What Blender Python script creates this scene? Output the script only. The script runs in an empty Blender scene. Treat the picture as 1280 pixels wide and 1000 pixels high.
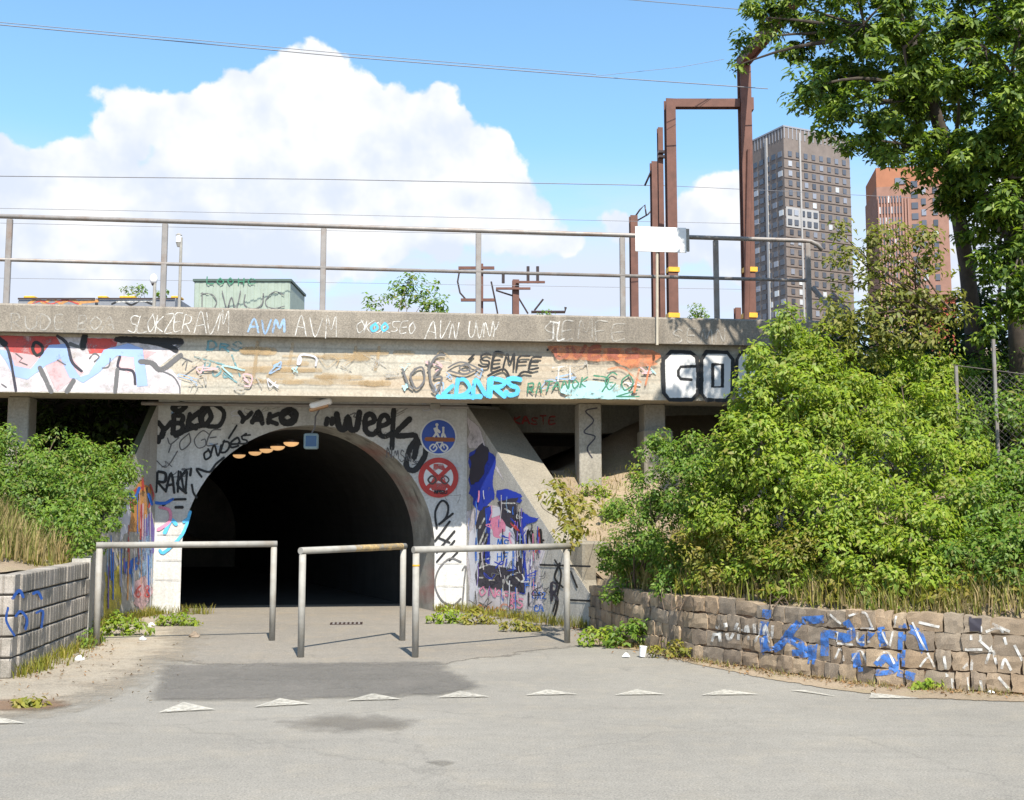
import bpy, math, random
import numpy as np
from mathutils import Vector, Matrix
from mathutils.bvhtree import BVHTree

random.seed(7)
RNG = np.random.default_rng(7)
R = math.radians
scn = bpy.context.scene
COL = scn.collection

# ------------------------------------------------------------------ camera
EYE = 1.6
FPX = 1400.0                       # focal length in pixels of a 1280 px wide frame
PITCH = math.atan(140 / FPX)
cam_d = bpy.data.cameras.new('camera')
cam_d.sensor_width = 36.0
cam_d.lens = 36.0 * FPX / 1280.0
cam_d.clip_start = 0.05
cam_d.clip_end = 5000
cam = bpy.data.objects.new('camera', cam_d)
cam.location = (0, 0, EYE)
cam.rotation_euler = (R(90) + PITCH, 0, 0)
COL.objects.link(cam)
scn.camera = cam

# ------------------------------------------------------------------ light
SUN_EL, SUN_AZ = R(53), math.atan2(0.25, -0.968)      # azimuth clockwise from +Y
SUNV = Vector((math.sin(SUN_AZ) * math.cos(SUN_EL), math.cos(SUN_AZ) * math.cos(SUN_EL), math.sin(SUN_EL)))
sun_d = bpy.data.lights.new('sun', 'SUN')
sun_d.energy = 5.0
sun_d.angle = R(0.5)
sun_d.color = (1.0, 0.94, 0.84)
sun = bpy.data.objects.new('sun', sun_d)
sun.rotation_euler = (-SUNV).to_track_quat('-Z', 'Y').to_euler()
sun.location = (10, -20, 40)
COL.objects.link(sun)

vs = scn.view_settings
vs.view_transform = 'Standard'
vs.look = 'None'
vs.exposure = 0.75
vs.gamma = 1
vs.use_curve_mapping = False
scn.cycles.max_bounces = 6
scn.cycles.transparent_max_bounces = 12
scn.cycles.use_denoising = True

SP, CP = math.sin(PITCH), math.cos(PITCH)
def ray(px, py):
    a, b = (px - 640) / FPX, (500 - py) / FPX
    return Vector((a, CP - b * SP, SP + b * CP))
CAMP = Vector((0, 0, EYE))
def ground(px, py, z=0.0):
    d = ray(px, py)
    return CAMP + d * ((z - EYE) / d.z)
def at(px, py, Y):
    d = ray(px, py)
    return CAMP + d * (Y / d.y)

world = bpy.data.worlds.new('World')
scn.world = world
world.use_nodes = True
def build_world():
    nt = world.node_tree
    N, L = nt.nodes, nt.links
    N.clear()
    def node(t, **kw):
        n = N.new(t)
        for k, v in kw.items(): setattr(n, k, v)
        return n
    def put(sock, v):
        if isinstance(v, bpy.types.NodeSocket): L.new(v, sock)
        else: sock.default_value = v
    def M(op, a, b=0.0, c=0.0, clamp=False):
        n = node('ShaderNodeMath', operation=op, use_clamp=clamp)
        put(n.inputs[0], a); put(n.inputs[1], b); put(n.inputs[2], c)
        return n.outputs[0]
    def noise(vec, scale, detail=6, rough=0.55, dist=0.0):
        n = node('ShaderNodeTexNoise')
        n.noise_dimensions = '3D'
        put(n.inputs['Vector'], vec); put(n.inputs['Scale'], scale); put(n.inputs['Detail'], detail)
        put(n.inputs['Roughness'], rough); put(n.inputs['Distortion'], dist)
        return n
    def rng(v, a, b, c=0.0, d=1.0):
        n = node('ShaderNodeMapRange', interpolation_type='SMOOTHSTEP')
        put(n.inputs[0], v); n.inputs[1].default_value = a; n.inputs[2].default_value = b
        n.inputs[3].default_value = c; n.inputs[4].default_value = d
        return n.outputs[0]
    def mix(f, a, b):
        n = node('ShaderNodeMix', data_type='RGBA')
        put(n.inputs[0], f); put(n.inputs[6], a); put(n.inputs[7], b)
        return n.outputs[2]
    sky = node('ShaderNodeTexSky', sky_type='NISHITA')
    sky.sun_disc = False
    sky.sun_elevation = SUN_EL
    sky.sun_rotation = SUN_AZ
    sky.altitude = 0; sky.air_density = 1.0; sky.dust_density = 0.4; sky.ozone_density = 2.0
    geo = node('ShaderNodeNewGeometry')
    sep = node('ShaderNodeSeparateXYZ')
    vneg = node('ShaderNodeVectorMath', operation='SCALE')
    L.new(geo.outputs['Incoming'], vneg.inputs[0]); vneg.inputs['Scale'].default_value = -1
    tc = node('ShaderNodeTexCoord')
    D = tc.outputs['Generated']
    L.new(D, sep.inputs[0])
    az = M('ARCTAN2', sep.outputs[0], sep.outputs[1])
    el = M('ARCSINE', sep.outputs[2])
    # billowing distortion of the cloud outlines, by direction
    n1 = noise(D, 14.0, 4, 0.5)
    n2 = noise(D, 46.0, 4, 0.55)
    sc1 = node('ShaderNodeVectorMath', operation='MULTIPLY_ADD')
    L.new(n1.outputs['Color'], sc1.inputs[0]); sc1.inputs[1].default_value = (0.062,) * 3; sc1.inputs[2].default_value = (-0.031,) * 3
    sc2 = node('ShaderNodeVectorMath', operation='MULTIPLY_ADD')
    L.new(n2.outputs['Color'], sc2.inputs[0]); sc2.inputs[1].default_value = (0.022,) * 3; sc2.inputs[2].default_value = (-0.011,) * 3
    comb = node('ShaderNodeCombineXYZ')
    L.new(az, comb.inputs[0]); L.new(el, comb.inputs[1])
    a1 = node('ShaderNodeVectorMath', operation='ADD'); L.new(comb.outputs[0], a1.inputs[0]); L.new(sc1.outputs[0], a1.inputs[1])
    a2 = node('ShaderNodeVectorMath', operation='ADD'); L.new(a1.outputs[0], a2.inputs[0]); L.new(sc2.outputs[0], a2.inputs[1])
    flat = node('ShaderNodeVectorMath', operation='MULTIPLY'); L.new(a2.outputs[0], flat.inputs[0]); flat.inputs[1].default_value = (1, 1, 0)
    P = flat.outputs[0]
    # heaps of the big cumulus standing over the railway and of its smaller neighbours
    blobs = [(405,88,34),(372,108,44),(330,128,44),(285,142,46),(240,140,42),(200,135,38),(158,138,34),(150,165,34),
             (555,145,36),(520,165,40),(480,160,46),(430,140,52),(360,185,80),(260,205,75),(598,192,38),(618,235,40),
             (530,235,85),(410,260,110),(250,270,100),(98,200,30),(60,215,38),(10,222,46),(-60,215,60),(-150,220,80),
             (-260,240,90),(110,290,100),(630,275,40),(672,282,28),(705,296,22),(912,235,30),(885,262,42),(850,290,40),(770,285,26),(0,310,100),
             (940,300,60),(1150,330,70),(1290,300,90),(1420,280,80)]
    F = None
    for px, py, r in blobs:
        d = ray(px, py).normalized()
        c = (math.atan2(d.x, d.y), math.asin(d.z), 0)
        dn = node('ShaderNodeVectorMath', operation='DISTANCE')
        L.new(P, dn.inputs[0]); dn.inputs[1].default_value = c
        r_ = r / FPX
        f = M('MULTIPLY_ADD', dn.outputs['Value'], -1.0, r_)         # radians inside the heap
        if F is None: F = f
        else: F = M('SMOOTH_MAX', F, f, 0.012)
    # the rest of the sky carries fair-weather clouds of the same kind
    g = noise(D, 2.6, 8, 0.6, 0.3)
    gf = M('MULTIPLY_ADD', g.outputs[0], 0.6, -0.372)
    away = rng(M('ABSOLUTE', az), 0.62, 0.95)
    gf = M('MULTIPLY_ADD', away, 0.3, M('SUBTRACT', gf, 0.3))
    F = M('MAXIMUM', F, gf)
    dens = rng(F, -0.0005, 0.0055)
    # haze and thin stratus low over the horizon
    streak = node('ShaderNodeMapping'); L.new(D, streak.inputs[0]); streak.inputs['Scale'].default_value = (3, 3, 16)
    s1 = noise(streak.outputs[0], 2.2, 5, 0.55)
    low = M('MULTIPLY', rng(el, 0.33, 0.20), rng(s1.outputs[0], 0.30, 0.58, 0.55, 1.0))
    # cloud body: white crests, lavender-grey hollows and bases
    soft = noise(D, 9.0, 5, 0.55)
    # light minus shade: the same billows sampled a little towards the sun
    off = node('ShaderNodeVectorMath', operation='ADD'); L.new(D, off.inputs[0])
    off.inputs[1].default_value = (0.010, 0.0, 0.016)
    soft2 = noise(off.outputs[0], 14.0, 4, 0.5)
    emb = M('SUBTRACT', n1.outputs[0], soft2.outputs[0])
    shade = M('ADD', M('MULTIPLY_ADD', soft.outputs[0], 1.6, -0.55), M('MULTIPLY', emb, 1.6))
    shade = M('ADD', shade, rng(el, 0.08, 0.36, -0.30, 0.30))
    lit = rng(shade, 0.05, 0.72)
    ccol = mix(lit, (3.45, 3.8, 4.45, 1), (4.8, 4.82, 4.85, 1))
    hcol = (3.45, 3.8, 4.5, 1)
    # clear sky, a little deeper towards the zenith as the photograph shows
    skyc = node('ShaderNodeVectorMath', operation='MULTIPLY'); L.new(sky.outputs[0], skyc.inputs[0])
    skyc.inputs[1].default_value = (0.98, 1.20, 1.2)
    c1 = mix(low, skyc.outputs[0], hcol)
    c2 = mix(dens, c1, ccol)
    below = rng(el, -0.02, 0.0)
    c3 = mix(below, (0.9, 0.9, 0.85, 1), c2)
    bg = node('ShaderNodeBackground'); L.new(c3, bg.inputs[0]); bg.inputs[1].default_value = 0.135
    out = node('ShaderNodeOutputWorld'); L.new(bg.outputs[0], out.inputs[0])
build_world()
world.cycles.sampling_method = 'MANUAL'
world.cycles.sample_map_resolution = 512

# ------------------------------------------------------------------ materials
def mat(name):
    m = bpy.data.materials.new(name); m.use_nodes = True
    return m, m.node_tree.nodes, m.node_tree.links, m.node_tree.nodes['Principled BSDF']
def tex(N, L, kind='ShaderNodeTexNoise', scale=5, detail=5, rough=0.6, coord='Object', stretch=None, src=None):
    if src is None:
        g = N.new('ShaderNodeTexCoord'); v = g.outputs[coord]
        if coord == 'World':
            pass
    else: v = src
    if stretch:
        mp = N.new('ShaderNodeMapping'); L.new(v, mp.inputs[0]); mp.inputs['Scale'].default_value = stretch; v = mp.outputs[0]
    t = N.new(kind); L.new(v, t.inputs['Vector'])
    t.inputs['Scale'].default_value = scale
    if kind == 'ShaderNodeTexNoise':
        t.inputs['Detail'].default_value = detail; t.inputs['Roughness'].default_value = rough
    return t
def wpos(N):
    return N.new('ShaderNodeNewGeometry').outputs['Position']
def ramp(N, L, fac, stops):
    r = N.new('ShaderNodeValToRGB'); L.new(fac, r.inputs[0])
    e = r.color_ramp.elements
    while len(e) < len(stops): e.new(0.5)
    for i, (p, c) in enumerate(stops):
        e[i].position = p; e[i].color = (c[0], c[1], c[2], 1) if not isinstance(c, (int, float)) else (c, c, c, 1)
    return r.outputs[0]
def mixc(N, L, f, a, b, mode='MIX'):
    n = N.new('ShaderNodeMix'); n.data_type = 'RGBA'; n.blend_type = mode
    for s, v in ((n.inputs[0], f), (n.inputs[6], a), (n.inputs[7], b)):
        if isinstance(v, bpy.types.NodeSocket): L.new(v, s)
        else: s.default_value = v if isinstance(v, (int, float)) else (v[0], v[1], v[2], 1)
    return n.outputs[2]
def bump(N, L, h, b, strength=0.4, dist=0.02):
    n = N.new('ShaderNodeBump'); L.new(h, n.inputs['Height']); n.inputs['Strength'].default_value = strength; n.inputs['Distance'].default_value = dist
    L.new(n.outputs[0], b.inputs['Normal'])

def concrete(name, base, dark, stain=None, boards=False, sc=1.0, stainamt=0.5, fine=1.0, streaks=0.5):
    m, N, L, b = mat(name)
    p = wpos(N)
    big = tex(N, L, scale=0.9 * sc, detail=7, rough=0.62, src=p)
    fin = tex(N, L, scale=28 * sc, detail=6, rough=0.7, src=p)
    c = mixc(N, L, ramp(N, L, big.outputs[0], [(0.35, 0), (0.66, 1)]), base, dark)
    c = mixc(N, L, 0.35 * fine, c, ramp(N, L, fin.outputs[0], [(0.3, 0.15), (0.7, 0.95)]), 'OVERLAY')
    st = tex(N, L, scale=3.0, detail=6, rough=0.65, src=p, stretch=(1.6, 1.6, 0.16))
    c = mixc(N, L, ramp(N, L, st.outputs[0], [(0.52, 0), (0.72, streaks)]), c, [x * 0.45 for x in dark])
    if stain:
        s2 = tex(N, L, scale=0.55, detail=5, rough=0.6, src=p, stretch=(0.5, 0.5, 2.2))
        c = mixc(N, L, ramp(N, L, s2.outputs[0], [(0.48, 0), (0.66, stainamt)]), c, stain)
    if boards:
        w = N.new('ShaderNodeTexWave'); w.wave_type = 'BANDS'; w.bands_direction = 'Z'
        L.new(p, w.inputs['Vector']); w.inputs['Scale'].default_value = 1.55; w.inputs['Distortion'].default_value = 0.5
        w.inputs['Detail'].default_value = 2
        c = mixc(N, L, ramp(N, L, w.outputs[0], [(0.0, 0.45), (0.10, 0.0), (1.0, 0.0)]), c, [x * 0.5 for x in base])
    L.new(c, b.inputs['Base Color'])
    b.inputs['Roughness'].default_value = 0.88
    bump(N, L, fin.outputs[0], b, 0.35, 0.012)
    return m
def plain(name, col, rough=0.6, metal=0.0, var=0.25, scale=6.0, dirt=None, dirtamt=0.6):
    m, N, L, b = mat(name)
    p = wpos(N)
    t = tex(N, L, scale=scale, detail=6, rough=0.65, src=p)
    f = ramp(N, L, t.outputs[0], [(0.3, 1 - var), (0.7, 1 + var * 0.0)])
    c = mixc(N, L, 1.0, col, f, 'MULTIPLY')
    if dirt:
        t2 = tex(N, L, scale=scale * 0.6, detail=7, rough=0.7, src=p)
        c = mixc(N, L, ramp(N, L, t2.outputs[0], [(0.5, 0), (0.68, dirtamt)]), c, dirt)
    L.new(c, b.inputs['Base Color'])
    b.inputs['Roughness'].default_value = rough
    b.inputs['Metallic'].default_value = metal
    return m
def paint(name, col, wear=0.35, scale=9.0, soft=0.06):
    """spray paint: worn away in specks so that the wall shows through"""
    m, N, L, b = mat(name)
    p = wpos(N)
    t = tex(N, L, scale=scale, detail=7, rough=0.75, src=p)
    t2 = tex(N, L, scale=1.7, detail=3, rough=0.5, src=p)
    c = mixc(N, L, 1.0, col, ramp(N, L, t2.outputs[0], [(0.3, 0.75), (0.7, 1.0)]), 'MULTIPLY')
    L.new(c, b.inputs['Base Color']); b.inputs['Roughness'].default_value = 0.65
    lo = 0.25 + 0.4 * wear
    sa = N.new('ShaderNodeAttribute'); sa.attribute_name = 'soft'
    sp_ = tex(N, L, scale=60.0, detail=3, rough=0.7, src=p)
    m1_ = N.new('ShaderNodeMath'); m1_.operation = 'MULTIPLY_ADD'; L.new(sp_.outputs[0], m1_.inputs[0]); m1_.inputs[1].default_value = 0.35; m1_.inputs[2].default_value = 0.48
    m2_ = N.new('ShaderNodeMath'); m2_.operation = 'MULTIPLY'; L.new(sa.outputs['Fac'], m2_.inputs[0]); L.new(m1_.outputs[0], m2_.inputs[1])
    m3_ = N.new('ShaderNodeMath'); m3_.operation = 'SUBTRACT'; L.new(t.outputs[0], m3_.inputs[0]); L.new(m2_.outputs[0], m3_.inputs[1])
    f = ramp(N, L, m3_.outputs[0], [(lo - soft, 0.0), (lo + soft, 1.0)])
    tr = N.new('ShaderNodeBsdfTransparent'); mx = N.new('ShaderNodeMixShader')
    L.new(f, mx.inputs[0]); L.new(tr.outputs[0], mx.inputs[1]); L.new(b.outputs[0], mx.inputs[2])
    L.new(mx.outputs[0], N['Material Output'].inputs[0])
    return m
def leafmat(name, cols, trans=0.35, rough=0.5):
    m, N, L, b = mat(name)
    g = N.new('ShaderNodeNewGeometry')
    c = ramp(N, L, g.outputs['Random Per Island'], [(i / max(1, len(cols) - 1), q) for i, q in enumerate(cols)])
    big = tex(N, L, scale=1.4, detail=3, src=g.outputs['Position'])
    c = mixc(N, L, 1.0, c, ramp(N, L, big.outputs[0], [(0.3, 0.75), (0.7, 1.0)]), 'MULTIPLY')
    L.new(c, b.inputs['Base Color']); b.inputs['Roughness'].default_value = rough
    b.inputs['Specular IOR Level'].default_value = 0.35
    tl = N.new('ShaderNodeBsdfTranslucent')
    c2 = mixc(N, L, 1.0, c, (1.25, 1.35, 0.5), 'MULTIPLY'); L.new(c2, tl.inputs[0])
    mx = N.new('ShaderNodeMixShader'); mx.inputs[0].default_value = trans
    L.new(b.outputs[0], mx.inputs[1]); L.new(tl.outputs[0], mx.inputs[2])
    L.new(mx.outputs[0], N['Material Output'].inputs[0])
    return m
def asphalt(name, base, spread=0.25, cracks=True, tint=(0.25, 0.2, 0.14), tintamt=0.3):
    m, N, L, b = mat(name)
    p = wpos(N)
    big = tex(N, L, scale=0.35, detail=6, rough=0.6, src=p)
    mid = tex(N, L, scale=2.3, detail=6, rough=0.65, src=p)
    grit = tex(N, L, scale=70, detail=4, rough=0.8, src=p)
    c = mixc(N, L, ramp(N, L, big.outputs[0], [(0.3, 0), (0.7, 1)]), base, [x * (1 - spread) for x in base])
    c = mixc(N, L, ramp(N, L, mid.outputs[0], [(0.50, 0), (0.72, tintamt)]), c, tint)
    # long wear streaks along the direction of driving
    stk = tex(N, L, scale=1.0, detail=6, rough=0.7, src=p, stretch=(0.22, 2.6, 1))
    c = mixc(N, L, ramp(N, L, stk.outputs[0], [(0.50, 0), (0.75, 0.35)]), c, [x * 0.62 for x in base])
    c = mixc(N, L, 0.55, c, ramp(N, L, grit.outputs[0], [(0.32, 0.12), (0.68, 0.9)]), 'OVERLAY')
    mot = tex(N, L, scale=9.0, detail=8, rough=0.75, src=p)
    c = mixc(N, L, 0.16, c, ramp(N, L, mot.outputs[0], [(0.34, 0.25), (0.66, 0.78)]), 'OVERLAY')
    spk = N.new('ShaderNodeTexVoronoi'); L.new(p, spk.inputs['Vector']); spk.inputs['Scale'].default_value = 42.0
    c = mixc(N, L, ramp(N, L, spk.outputs['Distance'], [(0.08, 0.35), (0.18, 0.0)]), c, [min(1, x * 1.7) for x in base])
    if cracks:
        wob = tex(N, L, scale=3, detail=4, src=p)
        mp = N.new('ShaderNodeVectorMath'); mp.operation = 'MULTIPLY_ADD'
        L.new(wob.outputs['Color'], mp.inputs[0]); mp.inputs[1].default_value = (0.5, 0.5, 0.0); L.new(p, mp.inputs[2])
        v = N.new('ShaderNodeTexVoronoi'); v.feature = 'DISTANCE_TO_EDGE'; L.new(mp.outputs[0], v.inputs['Vector']); v.inputs['Scale'].default_value = 0.42
        f = ramp(N, L, v.outputs['Distance'], [(0.0, 0.30), (0.005, 0.0), (1, 0)])
        c = mixc(N, L, f, c, [x * 0.4 for x in base])
    L.new(c, b.inputs['Base Color']); b.inputs['Roughness'].default_value = 0.92
    bump(N, L, grit.outputs[0], b, 0.5, 0.006)
    return m

MT = {}
MT['asphalt'] = asphalt('asphalt', (0.25, 0.229, 0.193), 0.22, True, (0.275, 0.24, 0.185), 0.5)
MT['patch'] = asphalt('asphalt_patch', (0.172, 0.157, 0.136), 0.3, True, (0.19, 0.17, 0.15), 0.5)
MT['stain'] = None
MT['path'] = asphalt('path', (0.225, 0.20, 0.165), 0.2, True, (0.27, 0.22, 0.155), 0.5)
MT['sand'] = asphalt('sand', (0.345, 0.295, 0.225), 0.3, False, (0.27, 0.20, 0.13), 0.5)
MT['dirt'] = asphalt('dirt', (0.24, 0.15, 0.09), 0.4, False, (0.12, 0.10, 0.05), 0.6)
MT['earth'] = asphalt('earth', (0.33, 0.25, 0.165), 0.4, False, (0.22, 0.19, 0.09), 0.6)
MT['ballast'] = asphalt('ballast', (0.16, 0.13, 0.11), 0.4, False)
MT['beam'] = concrete('beam_concrete', (0.48, 0.44, 0.36), (0.38, 0.345, 0.28), stain=(0.44, 0.27, 0.13), boards=True, stainamt=0.35, streaks=0.35)
MT['parapet'] = concrete('parapet_concrete', (0.26, 0.225, 0.18), (0.185, 0.16, 0.13), boards=False, sc=1.8, streaks=0.6, fine=1.6)
MT['slab'] = concrete('slab_concrete', (0.24, 0.215, 0.18), (0.15, 0.135, 0.11))
MT['column'] = concrete('column_concrete', (0.34, 0.31, 0.26), (0.24, 0.22, 0.18))
MT['white_wall'] = concrete('whitewashed_wall', (0.60, 0.585, 0.555), (0.49, 0.48, 0.45), fine=0.8, streaks=0.4)
MT['shade_black'] = concrete('shaded_lining', (0.035, 0.035, 0.032), (0.02, 0.02, 0.018), sc=2.0, streaks=0.8)  # interior shade painted in as near-black concrete
MT['ring'] = concrete('daylit_mouth', (0.40, 0.39, 0.35), (0.20, 0.195, 0.175), stain=(0.34, 0.10, 0.08), stainamt=0.7, sc=2.5, streaks=0.9)  # paler first stretch: daylight falloff painted in, plus reddish smears
MT['wing'] = concrete('wing_concrete', (0.42, 0.40, 0.36), (0.33, 0.31, 0.275), sc=1.5, streaks=0.45)
MT['coping'] = concrete('coping_concrete', (0.25, 0.22, 0.17), (0.19, 0.168, 0.13), sc=1.3, streaks=0.2)
MT['block'] = concrete('block_concrete', (0.34, 0.30, 0.255), (0.20, 0.18, 0.15), sc=3.0, streaks=0.5, fine=1.5)
MT['joint'] = plain('dark_joint_gap', (0.07, 0.06, 0.05), 0.95)  # dark filling behind the joints between blocks
def stone_mat(i, c):
    m = concrete('stone_%d' % i, c, [x * 0.6 for x in c], stain=(0.24, 0.19, 0.13), sc=5.0, stainamt=0.4, fine=1.8, streaks=0.35)
    return m
MT['stones'] = [stone_mat(0, (0.323, 0.239, 0.160)), stone_mat(1, (0.353, 0.252, 0.160)), stone_mat(2, (0.245, 0.189, 0.136)), stone_mat(3, (0.392, 0.293, 0.192)), stone_mat(4, (0.294, 0.234, 0.172))]
MT['galv'] = plain('galvanised_steel', (0.36, 0.34, 0.30), 0.7, 0.0, 0.3, 7, (0.25, 0.21, 0.16), 0.7)
MT['railing'] = plain('railing_steel', (0.30, 0.275, 0.255), 0.55, 0.2, 0.3, 5, (0.20, 0.13, 0.09), 0.7)
MT['corten'] = plain('rust_brown_steel', (0.165, 0.072, 0.05), 0.7, 0.1, 0.35, 4, (0.10, 0.045, 0.03), 0.6)
MT['yellow'] = plain('yellow_band', (0.80, 0.42, 0.03), 0.5)
MT['cable'] = plain('cable', (0.20, 0.20, 0.215), 0.6)
MT['insul'] = plain('insulator', (0.06, 0.04, 0.035), 0.3)
MT['white_paint'] = plain('white_panel', (0.86, 0.85, 0.83), 0.5, 0, 0.06)
MT['mark'] = paint('road_paint', (0.54, 0.50, 0.42), 0.42, 22, 0.18)
MT['bark'] = plain('bark', (0.085, 0.065, 0.05), 0.9, 0, 0.5, 14)
MT['twig'] = plain('twig', (0.13, 0.09, 0.06), 0.9, 0, 0.4, 10)

# ------------------------------------------------------------------ mesh tools
def tag(o, label=None, cat=None, group=None, kind=None):
    if label: o['label'] = label
    if cat: o['category'] = cat
    if group: o['group'] = group
    if kind: o['kind'] = kind
    return o
def thing(name, label, cat, loc=(0, 0, 0), group=None):
    o = bpy.data.objects.new(name, None); COL.objects.link(o)
    o.location = loc; o.empty_display_size = 0.2
    return tag(o, label, cat, group)
def link(name, me, parent=None):
    o = bpy.data.objects.new(name, me); COL.objects.link(o)
    if parent:
        o.parent = parent
        if parent.type == 'EMPTY':
            o.matrix_parent_inverse = Matrix.Translation(parent.location).inverted()
    return o
class MB:
    def __init__(s): s.v, s.f = [], []
    def add(s, vs_, fs):
        k = len(s.v); s.v += [tuple(p) for p in vs_]; s.f += [tuple(i + k for i in f) for f in fs]
        return s
    def hexa(s, p):           # 4 bottom (ccw) + 4 top
        return s.add(p, [(3, 2, 1, 0), (4, 5, 6, 7), (0, 1, 5, 4), (1, 2, 6, 5), (2, 3, 7, 6), (3, 0, 4, 7)])
    def box(s, c, size, ax=None, bev=0.0):
        c = Vector(c); X, Y, Z = ax or (Vector((1, 0, 0)), Vector((0, 1, 0)), Vector((0, 0, 1)))
        hx, hy, hz = size[0] / 2, size[1] / 2, size[2] / 2
        if bev <= 0:
            return s.hexa([c + X * a * hx + Y * b * hy + Z * d * hz for d in (-1, 1) for a, b in ((-1, -1), (1, -1), (1, 1), (-1, 1))])
        rings = []
        for z, k in ((-hz, bev), (-hz + bev, 0), (hz - bev, 0), (hz, bev)):
            x, y, q = hx - k, hy - k, bev
            rings.append([c + X * a + Y * b + Z * z for a, b in ((-x + q, -y), (x - q, -y), (x, -y + q), (x, y - q), (x - q, y), (-x + q, y), (-x, y - q), (-x, -y + q))])
        fs = [tuple(range(7, -1, -1)), tuple(range(24, 32))]
        for r in range(3):
            for i in range(8): fs.append((r * 8 + i, r * 8 + (i + 1) % 8, r * 8 + 8 + (i + 1) % 8, r * 8 + 8 + i))
        return s.add([p for r in rings for p in r], fs)
    def prism(s, poly, ext):
        ext = Vector(ext); n = len(poly)
        a = [Vector(p) for p in poly]
        return s.add(a + [p + ext for p in a], [tuple(range(n)), tuple(range(2 * n - 1, n - 1, -1))] + [(i, i + n, (i + 1) % n + n, (i + 1) % n) for i in range(n)])
    def tube(s, pts, r, n=8, caps=True):
        pts = [Vector(p) for p in pts]; m = len(pts)
        rs = r if isinstance(r, (list, tuple)) else [r] * m
        k = len(s.v); up = None
        for i, p in enumerate(pts):
            t = (pts[min(i + 1, m - 1)] - pts[max(i - 1, 0)]).normalized()
            if up is None: up = t.orthogonal().normalized()
            up = (up - t * up.dot(t))
            up = up.normalized() if up.length > 1e-6 else t.orthogonal().normalized()
            w = t.cross(up)
            for j in range(n):
                a = 2 * math.pi * j / n
                s.v.append(tuple(p + (up * math.cos(a) + w * math.sin(a)) * rs[i]))
        for i in range(m - 1):
            for j in range(n):
                s.f.append((k + i * n + j, k + i * n + (j + 1) % n, k + (i + 1) * n + (j + 1) % n, k + (i + 1) * n + j))
        if caps:
            s.f.append(tuple(k + j for j in range(n - 1, -1, -1))); s.f.append(tuple(k + (m - 1) * n + j for j in range(n)))
        return s
    def build(s, name, m, parent=None, smooth=False):
        me = bpy.data.meshes.new(name); me.from_pydata(s.v, [], s.f); me.update()
        if m: me.materials.append(m)
        if smooth: me.polygons.foreach_set('use_smooth', [True] * len(me.polygons))
        return link(name, me, parent)
def struct(o): o['kind'] = 'structure'; return o

# ------------------------------------------------------------------ frame of the bridge
YAW = R(7)
S = Vector((math.cos(YAW), math.sin(YAW), 0)); Nn = Vector((-math.sin(YAW), math.cos(YAW), 0)); Z = Vector((0, 0, 1))
O = ground(386, 766)
def B(s, n, z): return O + S * s + Nn * n + Z * z
class Plane:
    """a vertical wall plane: p0 + u*U + z; out points to the street"""
    def __init__(self, p0, U):
        self.p0 = Vector(p0); self.U = Vector(U).normalized(); self.out = self.U.cross(Z).normalized()
        if self.out.dot(CAMP - self.p0) < 0: self.out = -self.out
    def pix(self, px, py, off=0.0):
        d = ray(px, py); o = self.out
        t = (self.p0 - CAMP).dot(o) / d.dot(o)
        return CAMP + d * t + o * off
    def scale(self, px, py):
        return (self.pix(px, py) - CAMP).dot(Vector((0, CP, SP))) / FPX
N_BEAM, N_PAR = -1.42, -1.58
PW = Plane(O, S)
PB = Plane(B(0, N_BEAM, 0), S)
PP = Plane(B(0, N_PAR, 0), S)
Z_BOT = PB.pix(400, 495).z
Z_PB = PP.pix(400, 421.5).z
Z_PT = PP.pix(400, 387).z
Z_RT = PP.pix(404, 282).z
S_L, S_R = -26.0, (PP.pix(1030, 404) - O).dot(S)

# ------------------------------------------------------------------ ground, road
def sheet(name, pts, z, m, parent=None, sub=0):
    b = MB(); b.add([(p[0], p[1], z) for p in pts], [tuple(range(len(pts)))])
    return b.build(name, m, parent)
g = struct(sheet('ground', [(-900, -900), (900, -900), (900, 1500), (-900, 1500)], -0.03, MT['earth']))
road = struct(sheet('road', [(-60, -40), (60, -40), (60, 26), (-60, 26)], 0.0, MT['asphalt']))
def poly_px(name, pix, z, m, parent=None):
    return sheet(name, [ground(x, y)[:2] for x, y in pix], z, m, parent)
def wobble_poly(pix, amp=2.0, n=5):
    out = []
    for i in range(len(pix)):
        a, b_ = pix[i], pix[(i + 1) % len(pix)]
        for k in range(n):
            t = k / n
            out.append((a[0] + (b_[0] - a[0]) * t + random.uniform(-amp, amp) * 2.5, a[1] + (b_[1] - a[1]) * t + random.uniform(-amp, amp) * 0.4))
    return out
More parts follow.
